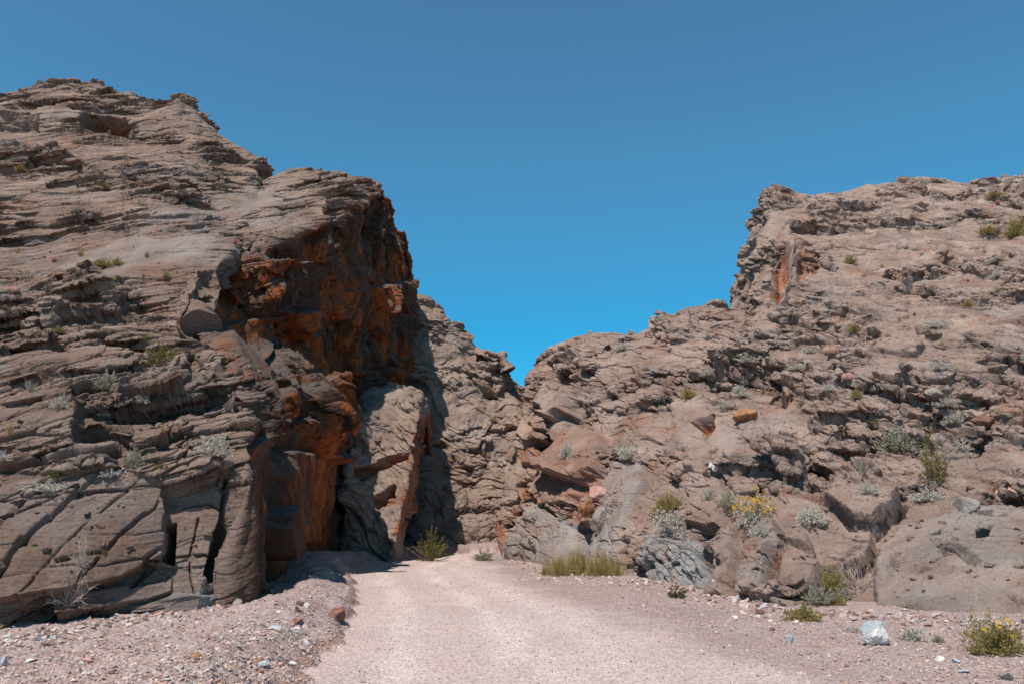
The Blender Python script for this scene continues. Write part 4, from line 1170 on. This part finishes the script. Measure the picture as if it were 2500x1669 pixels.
def twiggy_data(seed, mains=26, kids=9, flat=0.8, r0=0.008):
    """leafless shrub: crooked branches that fork"""
    r = np.random.default_rng(seed)
    def branch(st, dr, ln, k=6, crook=0.06):
        m = len(st); st_ = np.cumsum(dr[:, None] * (ln[:, None, None] / (k - 1)) + r.normal(0, crook, (m, k, 3)) * ln[:, None, None] * 0.5, 1)
        return st[:, None] + st_ - st_[:, :1]
    az = r.uniform(0, 2 * np.pi, mains); el = r.uniform(0.1, 1.35, mains)
    d = np.stack([np.sin(el) * np.cos(az), np.sin(el) * np.sin(az), np.cos(el)], 1)
    A = branch(np.zeros((mains, 3)), d, r.uniform(0.3, 0.55, mains))
    pick = r.integers(2, 6, (mains, kids))
    st = A[np.arange(mains)[:, None], pick].reshape(-1, 3)
    d2 = np.repeat(d, kids, 0) + r.normal(0, 0.7, (mains * kids, 3)); d2[:, 2] += 0.2; d2 /= np.linalg.norm(d2, axis=1, keepdims=True)
    B_ = branch(st, d2, r.uniform(0.08, 0.24, mains * kids))
    for X in (A, B_): X[..., 2] = np.maximum(X[..., 2] * flat * 1.6, 0.0)
    V1, F1 = tubes(A, r0 * np.linspace(1, 0.5, 6)[None] * np.ones((mains, 1)))
    V2, F2 = tubes(B_, r0 * 0.55 * np.linspace(1, 0.4, 6)[None] * np.ones((mains * kids, 1)))
    V = np.concatenate([V1, V2]); F = np.concatenate([F1, F2 + len(V1)])
    return V, F, np.clip(r.normal(0.5, 0.25, len(V)), 0, 1)

def cactus_data(seed):
    """one barrel, about one high, ribbed and furred with spines; returns skin and spines"""
    r = np.random.default_rng(seed)
    nu_, nv_ = 44, 16
    u = np.linspace(0, 2 * np.pi, nu_, endpoint=False); v = np.linspace(0.0, 1, nv_)
    prof = np.sin(np.pi * (0.12 + 0.88 * v)) ** 0.55 * 0.36
    prof[-1] = 0.02
    R_ = prof[:, None] * (1 + 0.10 * np.cos(u * 11)[None])
    V = np.stack([R_ * np.cos(u), R_ * np.sin(u), (v[:, None] * 0.92 + 0 * u)], -1)
    i = np.arange(nu_ * nv_).reshape(nv_, nu_)
    F = np.stack([i[:-1], np.roll(i, -1, 1)[:-1], np.roll(i, -1, 1)[1:], i[1:]], -1).reshape(-1, 4)
    SVv = V.reshape(-1, 3)
    pick = r.integers(0, len(SVv), 320)
    c = SVv[pick]; nrm = c - np.array([0, 0, 0.4]); nrm /= np.linalg.norm(nrm, axis=1, keepdims=True)
    LV, LF = leaves(c, 0.16, 0.010, r, nrm)
    return (SVv, F, np.clip(r.normal(0.4, 0.2, len(SVv)), 0, 1)), (LV, LF, np.repeat(r.uniform(0.4, 1, 320), 4))

def mesh_of(name, data, mat):
    V, F, var = data
    me = raw_mesh(name, V, F, False, {'var': var}); me.materials.append(mat)
    return me

def merged(name, parts):
    Vs, Fs, As, mi = [], [], [], []
    base = 0
    for k, (d, m) in enumerate(parts):
        V, F, a = d
        Vs.append(V); Fs.append(F + base); As.append(a); mi.append(np.full(len(F), k)); base += len(V)
    me = raw_mesh(name, np.concatenate(Vs), np.concatenate(Fs), False, {'var': np.concatenate(As)})
    for d, m in parts: me.materials.append(m)
    me.polygons.foreach_set('material_index', np.concatenate(mi).astype(np.int32))
    return me

TEMPL = {}
def shrub_template(kind, var):
    key = (kind, var)
    if key in TEMPL: return TEMPL[key]
    seed = 1000 + 10 * var + sum(map(ord, kind))
    if kind in ('silver', 'sage'):
        st, lf, tips = shrub_data(seed, 95, 22, 0.062, 0.30, 0.62, 1.0, 0.006, 0.5, 0.3)
    elif kind == 'green':
        st, lf, tips = shrub_data(seed, 70, 24, 0.055, 0.28, 0.85, 0.85, 0.007, 0.40, 0.5)
    elif kind == 'flower':
        st, lf, tips = shrub_data(seed, 100, 20, 0.058, 0.32, 0.70, 1.0, 0.006, 0.5, 0.3)
    elif kind == 'olive':
        st, lf, tips = shrub_data(seed, 120, 22, 0.075, 0.16, 0.5, 1.05, 0.005, 0.4, 0.35)
    elif kind == 'dark':
        st, lf, tips = shrub_data(seed, 26, 10, 0.16, 0.30, 0.7, 1.0, 0.008, 0.5, 0.3)
    elif kind in ('mat', 'greenmat'):
        st, lf, tips = shrub_data(seed, 110, 18, 0.062, 0.30, 0.30, 1.15, 0.005, 0.35, 0.4)
    leafm = {'silver': 'silver', 'sage': 'sage', 'green': 'green', 'flower': 'silver', 'olive': 'olive', 'dark': 'dark', 'mat': 'silver', 'greenmat': 'olive'}[kind]
    out = dict(stems=mesh_of('stems', st, PM['stem']), foliage=mesh_of('foliage', lf, PM[leafm]),
               one=merged(kind, [(st, PM['stem']), (lf, PM[leafm])]))
    if kind == 'flower':
        r = np.random.default_rng(seed)
        up = tips[tips[:, 2] > 0.22]
        c = np.repeat(up, 9, 0) + r.normal(0, 0.035, (len(up) * 9, 3)) + np.array([0, 0, 0.05])
        V, F = leaves(c, 0.07, 0.024, r)
        out['flowers'] = mesh_of('flowers', (V, F, np.repeat(r.uniform(0, 1, len(c)), 4)), PM['flower'])
    TEMPL[key] = out
    return out

def single_template(kind, var):
    key = ('s', kind, var)
    if key in TEMPL: return TEMPL[key]
    seed = 2000 + 10 * var + sum(map(ord, kind))
    if kind in ('gold', 'straw', 'olivegrass'):
        me = mesh_of('grass_tuft', tuft_data(seed, 120, 0.8), PM[{'gold': 'gold', 'straw': 'straw', 'olivegrass': 'olive'}[kind]])
    else:
        me = mesh_of('dead_shrub', twiggy_data(seed), PM['dead'])
    TEMPL[key] = me
    return me

KIND = {'silver': ('brittlebush', 'shrub'), 'sage': ('sage_shrub', 'shrub'), 'green': ('creosote_bush', 'bush'), 'flower': ('flowering_brittlebush', 'shrub'), 'olive': ('olive_shrub', 'shrub'),
        'dark': ('leafy_sprig', 'plant'), 'mat': ('mat_shrub', 'shrub'), 'greenmat': ('cushion_plant', 'plant'), 'gold': ('grass_tuft', 'grass tuft'), 'straw': ('grass_tuft', 'grass tuft'),
        'olivegrass': ('grass_tuft', 'grass tuft'), 'dead': ('dead_shrub', 'shrub'), 'cactus': ('barrel_cactus', 'cactus'), 'redcactus': ('barrel_cactus', 'cactus')}
pr = random.Random(3)

def plant(kind, px, py, w, label, h=None, group=None):
    """(px, py): where the plant is rooted in the photograph, w: its width there"""
    hit = spot(px, py)
    if hit is None: print('no surface for', label); return
    p, nn, f = hit
    W = w / FPX * f * (0.88 if kind in ('silver', 'mat') else 1.0)
    name, cat = KIND[kind]
    var = pr.randrange(3)
    rot = pr.uniform(0, 6.28)
    zs = 1.0 if h is None else h / w / {'silver': 0.55, 'sage': 0.55, 'flower': 0.6, 'green': 0.75, 'olive': 0.45, 'dark': 0.6, 'mat': 0.28, 'greenmat': 0.28, 'dead': 0.65}.get(kind, 0.75)
    loc = (p[0], p[1] + 0.02, p[2] - 0.02 * W)
    if kind in ('cactus', 'redcactus'):
        r = random.Random(int(px))
        nst = 1 if w < 16 else (5 if w < 38 else 8)
        root = bpy.data.objects.new(name, None); scene.collection.objects.link(root); root.location = loc; o = root
        hgt = W * (1.15 if nst == 1 else 0.46)
        sk, spn = cactus_data(50 + var)
        for k in range(nst):
            me = TEMPL.setdefault((kind, var), merged('barrel', [(sk, PM[kind]), (spn, PM['cactus'])]))
            c_ = link('barrel', me, None, root)
            a = r.uniform(0, 6.28); q = 0 if nst == 1 else W * 0.32 * r.uniform(0.5, 1.1)
            c_.location = (q * math.cos(a), q * math.sin(a) * 0.6, 0 if k else 0.1 * hgt)
            s_ = hgt * r.uniform(0.65, 1.1); c_.scale = (s_, s_, s_ * 0.95); c_.rotation_euler = (0, 0, r.uniform(0, 6))
    elif kind in ('gold', 'straw', 'olivegrass', 'dead'):
        o = link(name, single_template(kind, var)); o.location = loc
        s_ = W * (0.95 if kind != 'dead' else 0.95); o.scale = (s_, s_, s_ * zs); o.rotation_euler = (0, 0, rot)
    else:
        T = shrub_template(kind, var)
        if w >= 30 or kind == 'flower':
            root = bpy.data.objects.new(name, None); scene.collection.objects.link(root); root.location = loc; root.rotation_euler = (0, 0, rot); o = root
            for part in ('stems', 'foliage', 'flowers'):
                if part in T:
                    c_ = link(part, T[part], None, root); c_.scale = (W, W, W * zs)
                    if part == 'flowers': c_['kind'] = 'stuff'
        else:
            o = link(name, T['one']); o.location = loc; o.scale = (W, W, W * zs); o.rotation_euler = (0, 0, rot)
    o['label'] = label; o['category'] = cat
    if group: o['group'] = group
    return o
GL, GR_, GF = 'plants on the left slope', 'plants on the right slope', 'plants on the far slope'
for a in [
 ('green', 385, 888, 78, 'biggest yellow-green bush on the left slope, beside the rim of the shaded wall', 52),
 ('green', 357, 838, 26, 'small yellow-green sprig above the biggest bush of the left slope', 22),
 ('silver', 143, 990, 54, 'silver dome-shaped shrub on the left slope', 32),
 ('sage', 254, 946, 58, 'yellowish grey shrub on a block of the left slope', 40),
 ('mat', 237, 1014, 52, 'low silver shrub under the yellowish grey one', 22),
 ('silver', 520, 1106, 100, 'big silver-white shrub at the top of the left pillar', 50),
 ('sage', 330, 1136, 56, 'grey-green twiggy shrub in the left recess', 44),
 ('green', 398, 1142, 26, 'little yellow-green plant right of the twiggy shrub in the left recess', 18),
 ('green', 143, 1172, 46, 'bright yellow-green shrub at the end of the pale mat on the left ledge', 26),
 ('mat', 119, 1192, 96, 'long pale silver mat along the ledge over the jointed slab', 24),
 ('mat', 284, 1158, 70, 'pale mat spreading on the ledge toward the left recess', 26),
 ('gold', 24, 1062, 34, 'golden grass tuft at the far left edge', 36),
 ('dead', 84, 1028, 62, 'pale dead shrub right of the golden tuft at the left edge', 28),
 ('dead', 70, 950, 56, 'grey dead shrub above the silver dome, left slope', 30),
 ('gold', 393, 1052, 20, 'small golden tuft left of the big silver-white shrub', 22),
 ('gold', 468, 1204, 24, 'golden tuft under the big silver-white shrub', 26),
 ('green', 257, 1352, 20, 'tiny yellow-green plant in a joint of the cracked slab', 14),
 ('dead', 165, 1475, 120, 'large bare pinkish grey shrub rooted in the foot of the cracked slab', 110),
 ('dead', 205, 1385, 70, 'tall bare branches above the large bare shrub', 80),
 ('silver', 347, 984, 44, 'silver shrub left of the small golden tuft', 22),
 ('silver', 487, 932, 28, 'small silver shrub near the rim, right of the biggest yellow-green bush', 14),
 ('silver', 10, 1120, 44, 'silver shrub cut by the left edge', 26),
 ('green', 255, 456, 32, 'olive shrub high on the left slope', 18),
 ('straw', 341, 494, 56, 'straw-coloured patch of grass in the middle of the upper left slope', 22),
 ('olive', 51, 416, 30, 'olive tuft near the left edge, high up', 14),
 ('straw', 390, 443, 24, 'pale tuft right of the olive shrub high on the left slope', 14),
 ('olive', 253, 650, 56, 'longest yellow-green mat under the smooth pale slab', 20),
 ('olive', 286, 643, 28, 'yellow-green tuft at the right end of the longest mat', 18),
 ('green', 357, 625, 16, 'tiny green plant on the smooth pale slab', 12),
 ('gold', 282, 682, 28, 'golden tuft below the longest yellow-green mat', 16),
 ('straw', 347, 687, 36, 'straw tuft right of the golden one below the mat', 18),
 ('olive', 408, 682, 18, 'olive sprig right of the straw tuft', 16),
 ('gold', 198, 619, 28, 'golden tuft left of the longest yellow-green mat', 18),
 ('gold', 43, 613, 24, 'golden tuft above the pink cactus cluster', 16),
 ('straw', 65, 676, 52, 'wide pale grass patch right of the pink cactus cluster', 30),
 ('straw', 135, 551, 50, 'wide pale tuft under the dark blocks of the upper left', 20),
 ('dead', 235, 694, 48, 'bare grey shrub left of the straw tuft, below the mat', 26),
 ('olive', 141, 809, 44, 'yellow mat low on the mid left slope', 16),
 ('gold', 96, 818, 24, 'golden tuft left of the yellow mat', 16),
 ('straw', 122, 765, 26, 'straw tuft above the yellow mat', 14),
 ('gold', 35, 763, 20, 'golden tuft nearest the left edge, level with the straw tuft', 14),
 ('straw', 202, 753, 20, 'small straw tuft above the dark ledge of the left slope', 12),
 ('straw', 661, 574, 46, 'straw patch at the rim above the overhanging wall', 26),
 ('straw', 620, 584, 22, 'small straw tuft left of the straw patch at the rim', 12),
 ('cactus', 31, 710, 40, 'pink barrel cactus cluster near the left edge'),
 ('redcactus', 131, 636, 12, 'single red barrel cactus on a block of the upper left slope'),
 ('redcactus', 575, 592, 12, 'single red barrel cactus near the rim of the wall'),
 ('straw', 706, 950, 22, 'straw tuft on the sunlit ledge within the shaded wall', 16),
]: plant(a[0], a[1], a[2], a[3], a[4], a[5] if len(a) > 5 else None, GL)
for a in [
  ('sage', 1180, 1346, 60, 'low grey-green bush at the road bend, near the right spur', 24),
 ('straw', 881, 1070, 22, 'pale tuft at the shadow edge of the lit fin', 16),
 ('straw', 915, 1062, 20, 'straw tuft right of the tuft at the shadow edge', 12),
 ('straw', 913, 1146, 20, 'straw tuft on the middle of the lit fin', 14),
 ('gold', 1185, 1108, 18, 'golden tuft on the far slope near the right spur', 14),
 ('olive', 1207, 1025, 22, 'olive tuft on the far slope, right side', 10),
 ('olive', 1202, 955, 20, 'olive plant just under the skyline of the far slope', 12),
 ('straw', 1151, 936, 20, 'straw tuft below the little arch', 10),
 ('gold', 1168, 951, 22, 'golden tuft right of the straw tuft below the arch', 10),
 ('straw', 1139, 1165, 20, 'straw tuft on the lower far slope', 12),
 ('olive', 1090, 1196, 18, 'olive tuft beside the fin shadow on the far slope', 14),
 ('straw', 1109, 1207, 18, 'straw tuft right of the olive one beside the fin shadow', 12),
 ('straw', 1119, 1120, 18, 'pale tuft in the middle of the far slope', 12),
 ('cactus', 1156, 1123, 18, 'small pink cactus cluster on the far slope'),
 ('redcactus', 923, 914, 14, 'pink barrel cactus on the lit ledge at the end of the shaded wall'),
]: plant(a[0], a[1], a[2], a[3], a[4], a[5] if len(a) > 5 else None, GF)
for a in [
 ('silver', 1539, 812, 24, 'small silver shrub on the skyline of the right spur', 12),
 ('straw', 1310, 934, 16, 'straw tuft on the tip of the right spur', 16),
 ('mat', 1517, 850, 44, 'silver mat among the dark knobbly blocks of the spur', 20),
 ('straw', 1597, 835, 22, 'straw tuft near the skyline right of the silver mat', 12),
 ('silver', 1725, 823, 22, 'small silver shrub under the dark knoll', 14),
 ('straw', 1797, 880, 54, 'pale yellowish grass clump under the dark knoll', 34),
 ('mat', 1723, 916, 48, 'silver mat left of the green dome', 20),
 ('greenmat', 1677, 966, 46, 'round green dome plant alone on the right spur', 26),
 ('silver', 1770, 992, 46, 'silver shrub left of the orange-brown block', 24),
 ('mat', 1576, 897, 30, 'small pale mat above the smooth bulge of the spur', 12),
 ('silver', 1806, 952, 40, 'silver shrub above the orange-brown block', 20),
 ('silver', 1378, 1112, 42, 'rounded silver shrub between the tilted slabs of the spur', 40),
 ('silver', 1532, 1122, 66, 'silver-white shrub right of the tall dark slab', 36),
 ('sage', 1572, 974, 24, 'small grey-green plant among the pinkish blocks', 12),
 ('silver', 1621, 1100, 18, 'tiny silver plant in the middle of the spur', 10),
 ('silver', 1633, 1300, 100, 'large silver-brown shrub hanging over the blue-grey foot of the spur', 62),
 ('olive', 1633, 1244, 70, 'yellow-green flowering top growing behind the large hanging shrub', 40),
 ('sage', 1779, 1250, 66, 'silver-green shrub left of the yellow-flowered bush', 56),
 ('silver', 1730, 1212, 44, 'pale silver shrub upper left of the silver-green one', 26),
 ('silver', 1376, 1264, 30, 'small silver shrub on top of the polished grey foot', 16),
 ('dark', 1650, 1455, 46, 'small dark green leafy plant at the foot of the blue-grey rock', 28),
 ('olive', 2074, 640, 34, 'olive shrub near the upper crag', 20),
 ('gold', 2153, 648, 16, 'golden tuft right of the olive shrub near the crag', 14),
 ('straw', 2249, 619, 20, 'straw tuft in the middle of the upper right slope', 14),
 ('straw', 2402, 613, 22, 'round straw tuft high on the right slope', 14),
 ('gold', 2315, 638, 18, 'golden tuft left of the round straw tuft', 8),
 ('straw', 2158, 700, 14, 'tiny straw tuft below the golden tuft by the crag', 9),
 ('straw', 2433, 712, 40, 'wide straw tuft near the right edge, high up', 18),
 ('straw', 2396, 728, 24, 'straw tuft left of the wide straw tuft', 16),
 ('olive', 2362, 742, 28, 'yellow-green tuft left of both straw tufts', 12),
 ('olive', 2082, 810, 28, 'yellow-green bush below the crag', 20),
 ('gold', 2168, 818, 24, 'golden-green tuft right of the yellow-green bush below the crag', 12),
 ('straw', 2221, 900, 32, 'upright straw tuft, left one of a pair', 20),
 ('straw', 2251, 902, 30, 'upright straw tuft, right one of a pair', 22),
 ('mat', 2292, 896, 60, 'silver shrub right of the pair of straw tufts', 22),
 ('mat', 2282, 796, 66, 'silver shrub behind the larger dark block', 24),
 ('straw', 2298, 836, 26, 'straw tuft in front of the larger dark block', 14),
 ('gold', 2131, 1026, 32, 'golden tuft standing on the folded ledges of the right slope', 24),
 ('gold', 2064, 1062, 22, 'tall thin golden tuft left of the one on the folded ledges', 28),
 ('olive', 2094, 966, 28, 'green shrub under the long ledge of the right slope', 22),
 ('mat', 2021, 948, 42, 'silver shrub left of the green one under the long ledge', 18),
 ('mat', 1976, 858, 44, 'silver shrub left of the pink cactus cluster', 16),
 ('mat', 1943, 896, 46, 'silver mat below and left of the pink cacti', 14),
 ('silver', 1829, 880, 66, 'silver shrub right of the pale grass clump under the knoll', 28),
 ('dead', 2172, 728, 60, 'grey bare shrub in the middle of the upper right slope', 24),
 ('silver', 2307, 992, 64, 'silver shrub right of the long flat slab', 24),
 ('silver', 2327, 1030, 60, 'silver shrub just downhill of the one by the long flat slab', 34),
 ('straw', 2437, 1002, 44, 'straw tuft above the wide rust-brown slab', 18),
 ('mat', 2431, 676, 44, 'silver mat above the wide straw tuft', 14),
 ('mat', 2429, 642, 40, 'silver mat near the right edge, higher up', 14),
 ('straw', 2368, 462, 30, 'straw tuft on the skyline at right', 14),
 ('dead', 2457, 455, 30, 'dark bare bush on the skyline near the right corner', 18),
 ('olive', 2425, 482, 40, 'olive bush just under the skyline at right', 16),
 ('olive', 2484, 572, 50, 'yellowish bush at the right edge of the upper slope', 50),
 ('olive', 2409, 568, 46, 'spreading olive bush left of the yellowish bush at the edge', 22),
 ('straw', 2339, 525, 24, 'straw tuft below the dark band of the upper slope', 10),
 ('sage', 1956, 982, 26, 'grey-green plant left of the silver shrub under the long ledge', 12),
 ('mat', 1809, 962, 44, 'low pale shrub directly above the orange-brown block', 14),
 ('straw', 2068, 870, 22, 'straw tuft right of the pink cactus cluster', 12),
 ('straw', 2127, 916, 24, 'straw tuft right of the tan cactus cluster', 12),
 ('straw', 2351, 770, 26, 'straw tuft below the yellow-green tuft', 14),
 ('straw', 2447, 809, 20, 'straw tuft near the right edge, level with the dark blocks', 12),
 ('gold', 2268, 964, 26, 'golden tuft left of the silver shrub by the long flat slab', 14),
 ('cactus', 2021, 860, 46, 'pink barrel cactus cluster, the higher of two on the right slope'),
 ('cactus', 2074, 922, 40, 'tan-pink barrel cactus cluster, the lower of two on the right slope'),
 ('cactus', 2194, 703, 22, 'small pale cactus cluster below the bare grey shrub'),
 ('redcactus', 2364, 684, 10, 'single red barrel cactus left of the silver mat'),
 ('redcactus', 2435, 497, 14, 'single red barrel cactus under the skyline at right'),
 ('cactus', 2149, 851, 15, 'single tan barrel cactus right of the pink cluster'),
 ('flower', 1846, 1272, 88, 'shrub covered in yellow flowers on the right rocks', 62),
 ('silver', 1856, 1304, 60, 'silver shrub hanging under the yellow-flowered one', 34),
 ('silver', 1979, 1276, 84, 'rounded silver-white shrub right of the yellow-flowered one', 54),
 ('dead', 2106, 1164, 105, 'pale dead shrub with fine upright twigs', 50),
 ('sage', 2196, 1094, 92, 'grey-green shrub above the pale dead one', 50),
 ('green', 2277, 1096, 54, 'yellow-green bush at the top of the long straggling one', 42),
 ('green', 2284, 1172, 76, 'tall straggling yellow-green bush above the deep crack', 80),
 ('silver', 2347, 1096, 50, 'silver shrub right of the yellow-green bush', 34),
 ('mat', 2264, 1216, 92, 'wide silver mat below the straggling bush', 28),
 ('silver', 2128, 1200, 62, 'silver shrub on top of the rounded block', 32),
 ('dead', 2280, 1195, 60, 'dark bare twigs under the straggling bush', 30),
 ('olive', 2033, 1432, 70, 'yellow-green shrub in the corner where the slabs meet the gravel', 44),
 ('sage', 2002, 1472, 72, 'grey-green leafy shrub at the foot of the dark slabs', 40),
 ('sage', 2058, 1460, 44, 'smaller grey-green leafy shrub right of the leafy one', 28),
 ('greenmat', 2038, 1476, 54, 'low green cushion in front of the two leafy shrubs', 24),
 ('greenmat', 1961, 1512, 82, 'olive mound growing out of the gravel', 32),
 ('silver', 2232, 1562, 78, 'silver-green shrub right of the marbled boulder', 42),
 ('mat', 2084, 1542, 44, 'pale small-leaved mat left of the marbled boulder', 18),
 ('dead', 2097, 1440, 120, 'tangle of dry pinkish twigs at the gravel edge', 66),
 ('dead', 2180, 1375, 80, 'pale dry twigs higher on the smooth slab', 44),
 ('straw', 2219, 1478, 90, 'flattened dry straw lying on the smooth right slab', 24),
 ('dead', 1978, 1416, 40, 'little dry shrub on the dark slabs', 34),
 ('dead', 2486, 1470, 74, 'grey dry shrub at the right edge above the flowering bush', 44),
 ('dead', 2008, 1045, 44, 'bare twigs at the left end of the folded ledges', 26),
 ('sage', 2292, 1568, 30, 'small sparse weed on the gravel right of the silver-green shrub', 18),
]: plant(a[0], a[1], a[2], a[3], a[4], a[5] if len(a) > 5 else None, GR_)

b_ = plant('green', 1053, 1352, 96, 'yellow-green bush at the road bend under the rock fin', 58, GF)
q_ = P(1053, 1350, 35.5); b_.location = (q_[0], q_[1], float(ground_z(np.array([q_[0]]), np.array([q_[1]]))[0][0]))

# the wide clump of olive grass under the spur: one plant, grown as many fans of blades
hit = spot(1430, 1404)
p0, _, f0 = hit
Vs, Fs, As, base = [], [], [], 0
r_ = np.random.default_rng(77)
for k in range(46):
    V, F, a = tuft_data(3000 + k, 150, 0.85, 0.6, 0.010, 1.25)
    u = r_.uniform(-1, 1); W = 238 / FPX * f0
    s_ = W * 0.24 * r_.uniform(0.5, 1.25) * (1 - 0.45 * abs(u))
    V = V * np.array([s_, s_, s_ * 1.7]) + np.array([u * W * 0.42, r_.uniform(-0.5, 0.5) - 0.42 * u * W * 0.5, 0])
    Vs.append(V); Fs.append(F + base); As.append(a * 0.6 + 0.4 * r_.random()); base += len(V)
me = raw_mesh('grass_clump', np.concatenate(Vs), np.concatenate(Fs), False, {'var': np.concatenate(As)}); me.materials.append(PM['clump'])
o = link('grass_clump', me); o.location = (p0[0], p0[1] + 0.35, p0[2] - 0.03)
o['label'] = 'wide clump of olive-yellow grass at the foot of the right spur, beside the road'; o['category'] = 'grass clump'

# flowering bush on the gravel at the right edge, with a few daisies on long stalks
hit = spot(2452, 1598); p0, _, f0 = hit; W = 140 / FPX * f0
root = bpy.data.objects.new('desert_sunflower', None); scene.collection.objects.link(root); root.location = (p0[0], p0[1] + 0.1, p0[2] - 0.02)
st, lf, tips = shrub_data(4001, 150, 26, 0.075, 0.15, 0.72, 0.95, 0.005, 0.35, 0.45)
for nm_, d_, m_ in (('stems', st, PM['stem']), ('foliage', lf, PM['olive'])):
    c_ = link(nm_, mesh_of(nm_, d_, m_), None, root); c_.scale = (W, W, W)
fl = [(2405,1536),(2437,1515),(2437,1528),(2459,1512),(2468,1520),(2472,1552)]
for fx, fy in fl:
    q = P(fx, fy, p0[1] - 0.15) - np.array(root.location)
    k = 8; t = np.linspace(0, 1, k)[:, None]
    b0 = np.array([q[0] * 0.35, 0, 0.25 * W])
    path = b0 * (1 - t) + q * t + np.array([0, 0, 0.08]) * W * (t * (1 - t))
    V, F = tubes(path[None], np.full((1, k), 0.0028))
    stalk = link('flower_stalk', mesh_of('flower_stalk', (V, F, np.full(len(V), 0.5)), PM['olive']), None, root)
    ang = np.linspace(0, 2 * np.pi, 11)[:-1]
    n_ = np.array([0.1, -0.75, 0.65]); n_ /= np.linalg.norm(n_)
    e1 = np.cross(n_, [0, 0, 1.0]); e1 /= np.linalg.norm(e1); e2 = np.cross(n_, e1)
    R1_ = 0.034
    pv = []
    for a in ang:
        d_ = e1 * math.cos(a) + e2 * math.sin(a); sd = -e1 * math.sin(a) + e2 * math.cos(a)
        pv += [q + d_ * R1_ * 0.2, q + d_ * R1_ * 0.7 + sd * 0.008 + n_ * 0.004, q + d_ * R1_, q + d_ * R1_ * 0.7 - sd * 0.008 + n_ * 0.004]
    V = np.array(pv); link('flower', mesh_of('flower', (V, np.arange(len(V)).reshape(-1, 4), r_.uniform(0.2, 1, len(V))), PM['flower']), None, stalk)
root['label'] = 'feathery green bush with a few yellow daisies on the gravel at the right edge'; root['category'] = 'flowering bush'

# the little rock arch on the far skyline, part of the far slope
fc = bpy.data.objects['far_cliff']
dA = 57.0 * 0.94
pp = np.array([(1176,872),(1180,862),(1190,858),(1203,864),(1214,866),(1226,872),(1232,886),(1240,905)], float)
path = P(pp[:, 0], pp[:, 1], np.full(len(pp), dA)); 
tt = np.linspace(0, 1, len(pp)); t2 = np.linspace(0, 1, 60)
path = np.stack([np.interp(t2, tt, path[:, j]) for j in range(3)], 1)
T = np.gradient(path, axis=0); T /= np.linalg.norm(T, axis=1, keepdims=True)
nn_ = 20; ang = np.linspace(0, 2 * np.pi, nn_, endpoint=False)
ax1 = np.cross(T, [0, 1.0, 0]); ax1 /= np.linalg.norm(ax1, axis=1, keepdims=True); ax2 = np.cross(T, ax1)
rr = np.interp(t2, [0, 0.12, 0.3, 0.5, 0.8, 1], [0.5, 0.16, 0.11, 0.18, 0.28, 0.5])
ring = path[:, None] + (ax1[:, None] * np.cos(ang)[None, :, None] + ax2[:, None] * np.sin(ang)[None, :, None] * 1.8) * rr[:, None, None]
ring = ring.reshape(-1, 3); ring = ring + (0.08 * fbm(ring * 1.8, 3, 71) + 0.06 * fbm(ring * 6, 3, 72))[:, None] * np.array([1, 0.5, 1])
i = np.arange(60 * nn_).reshape(60, nn_)
F = np.stack([i[:-1], np.roll(i, -1, 1)[:-1], np.roll(i, -1, 1)[1:], i[1:]], -1).reshape(-1, 4)
z_ = np.zeros(len(ring))
me = raw_mesh('rock_arch', ring, F, False, {'var': z_ + 0.5, 'rust': z_, 'pale': z_, 'blue': z_})
link('rock_arch', me, M_ROCK_FAR, fc)
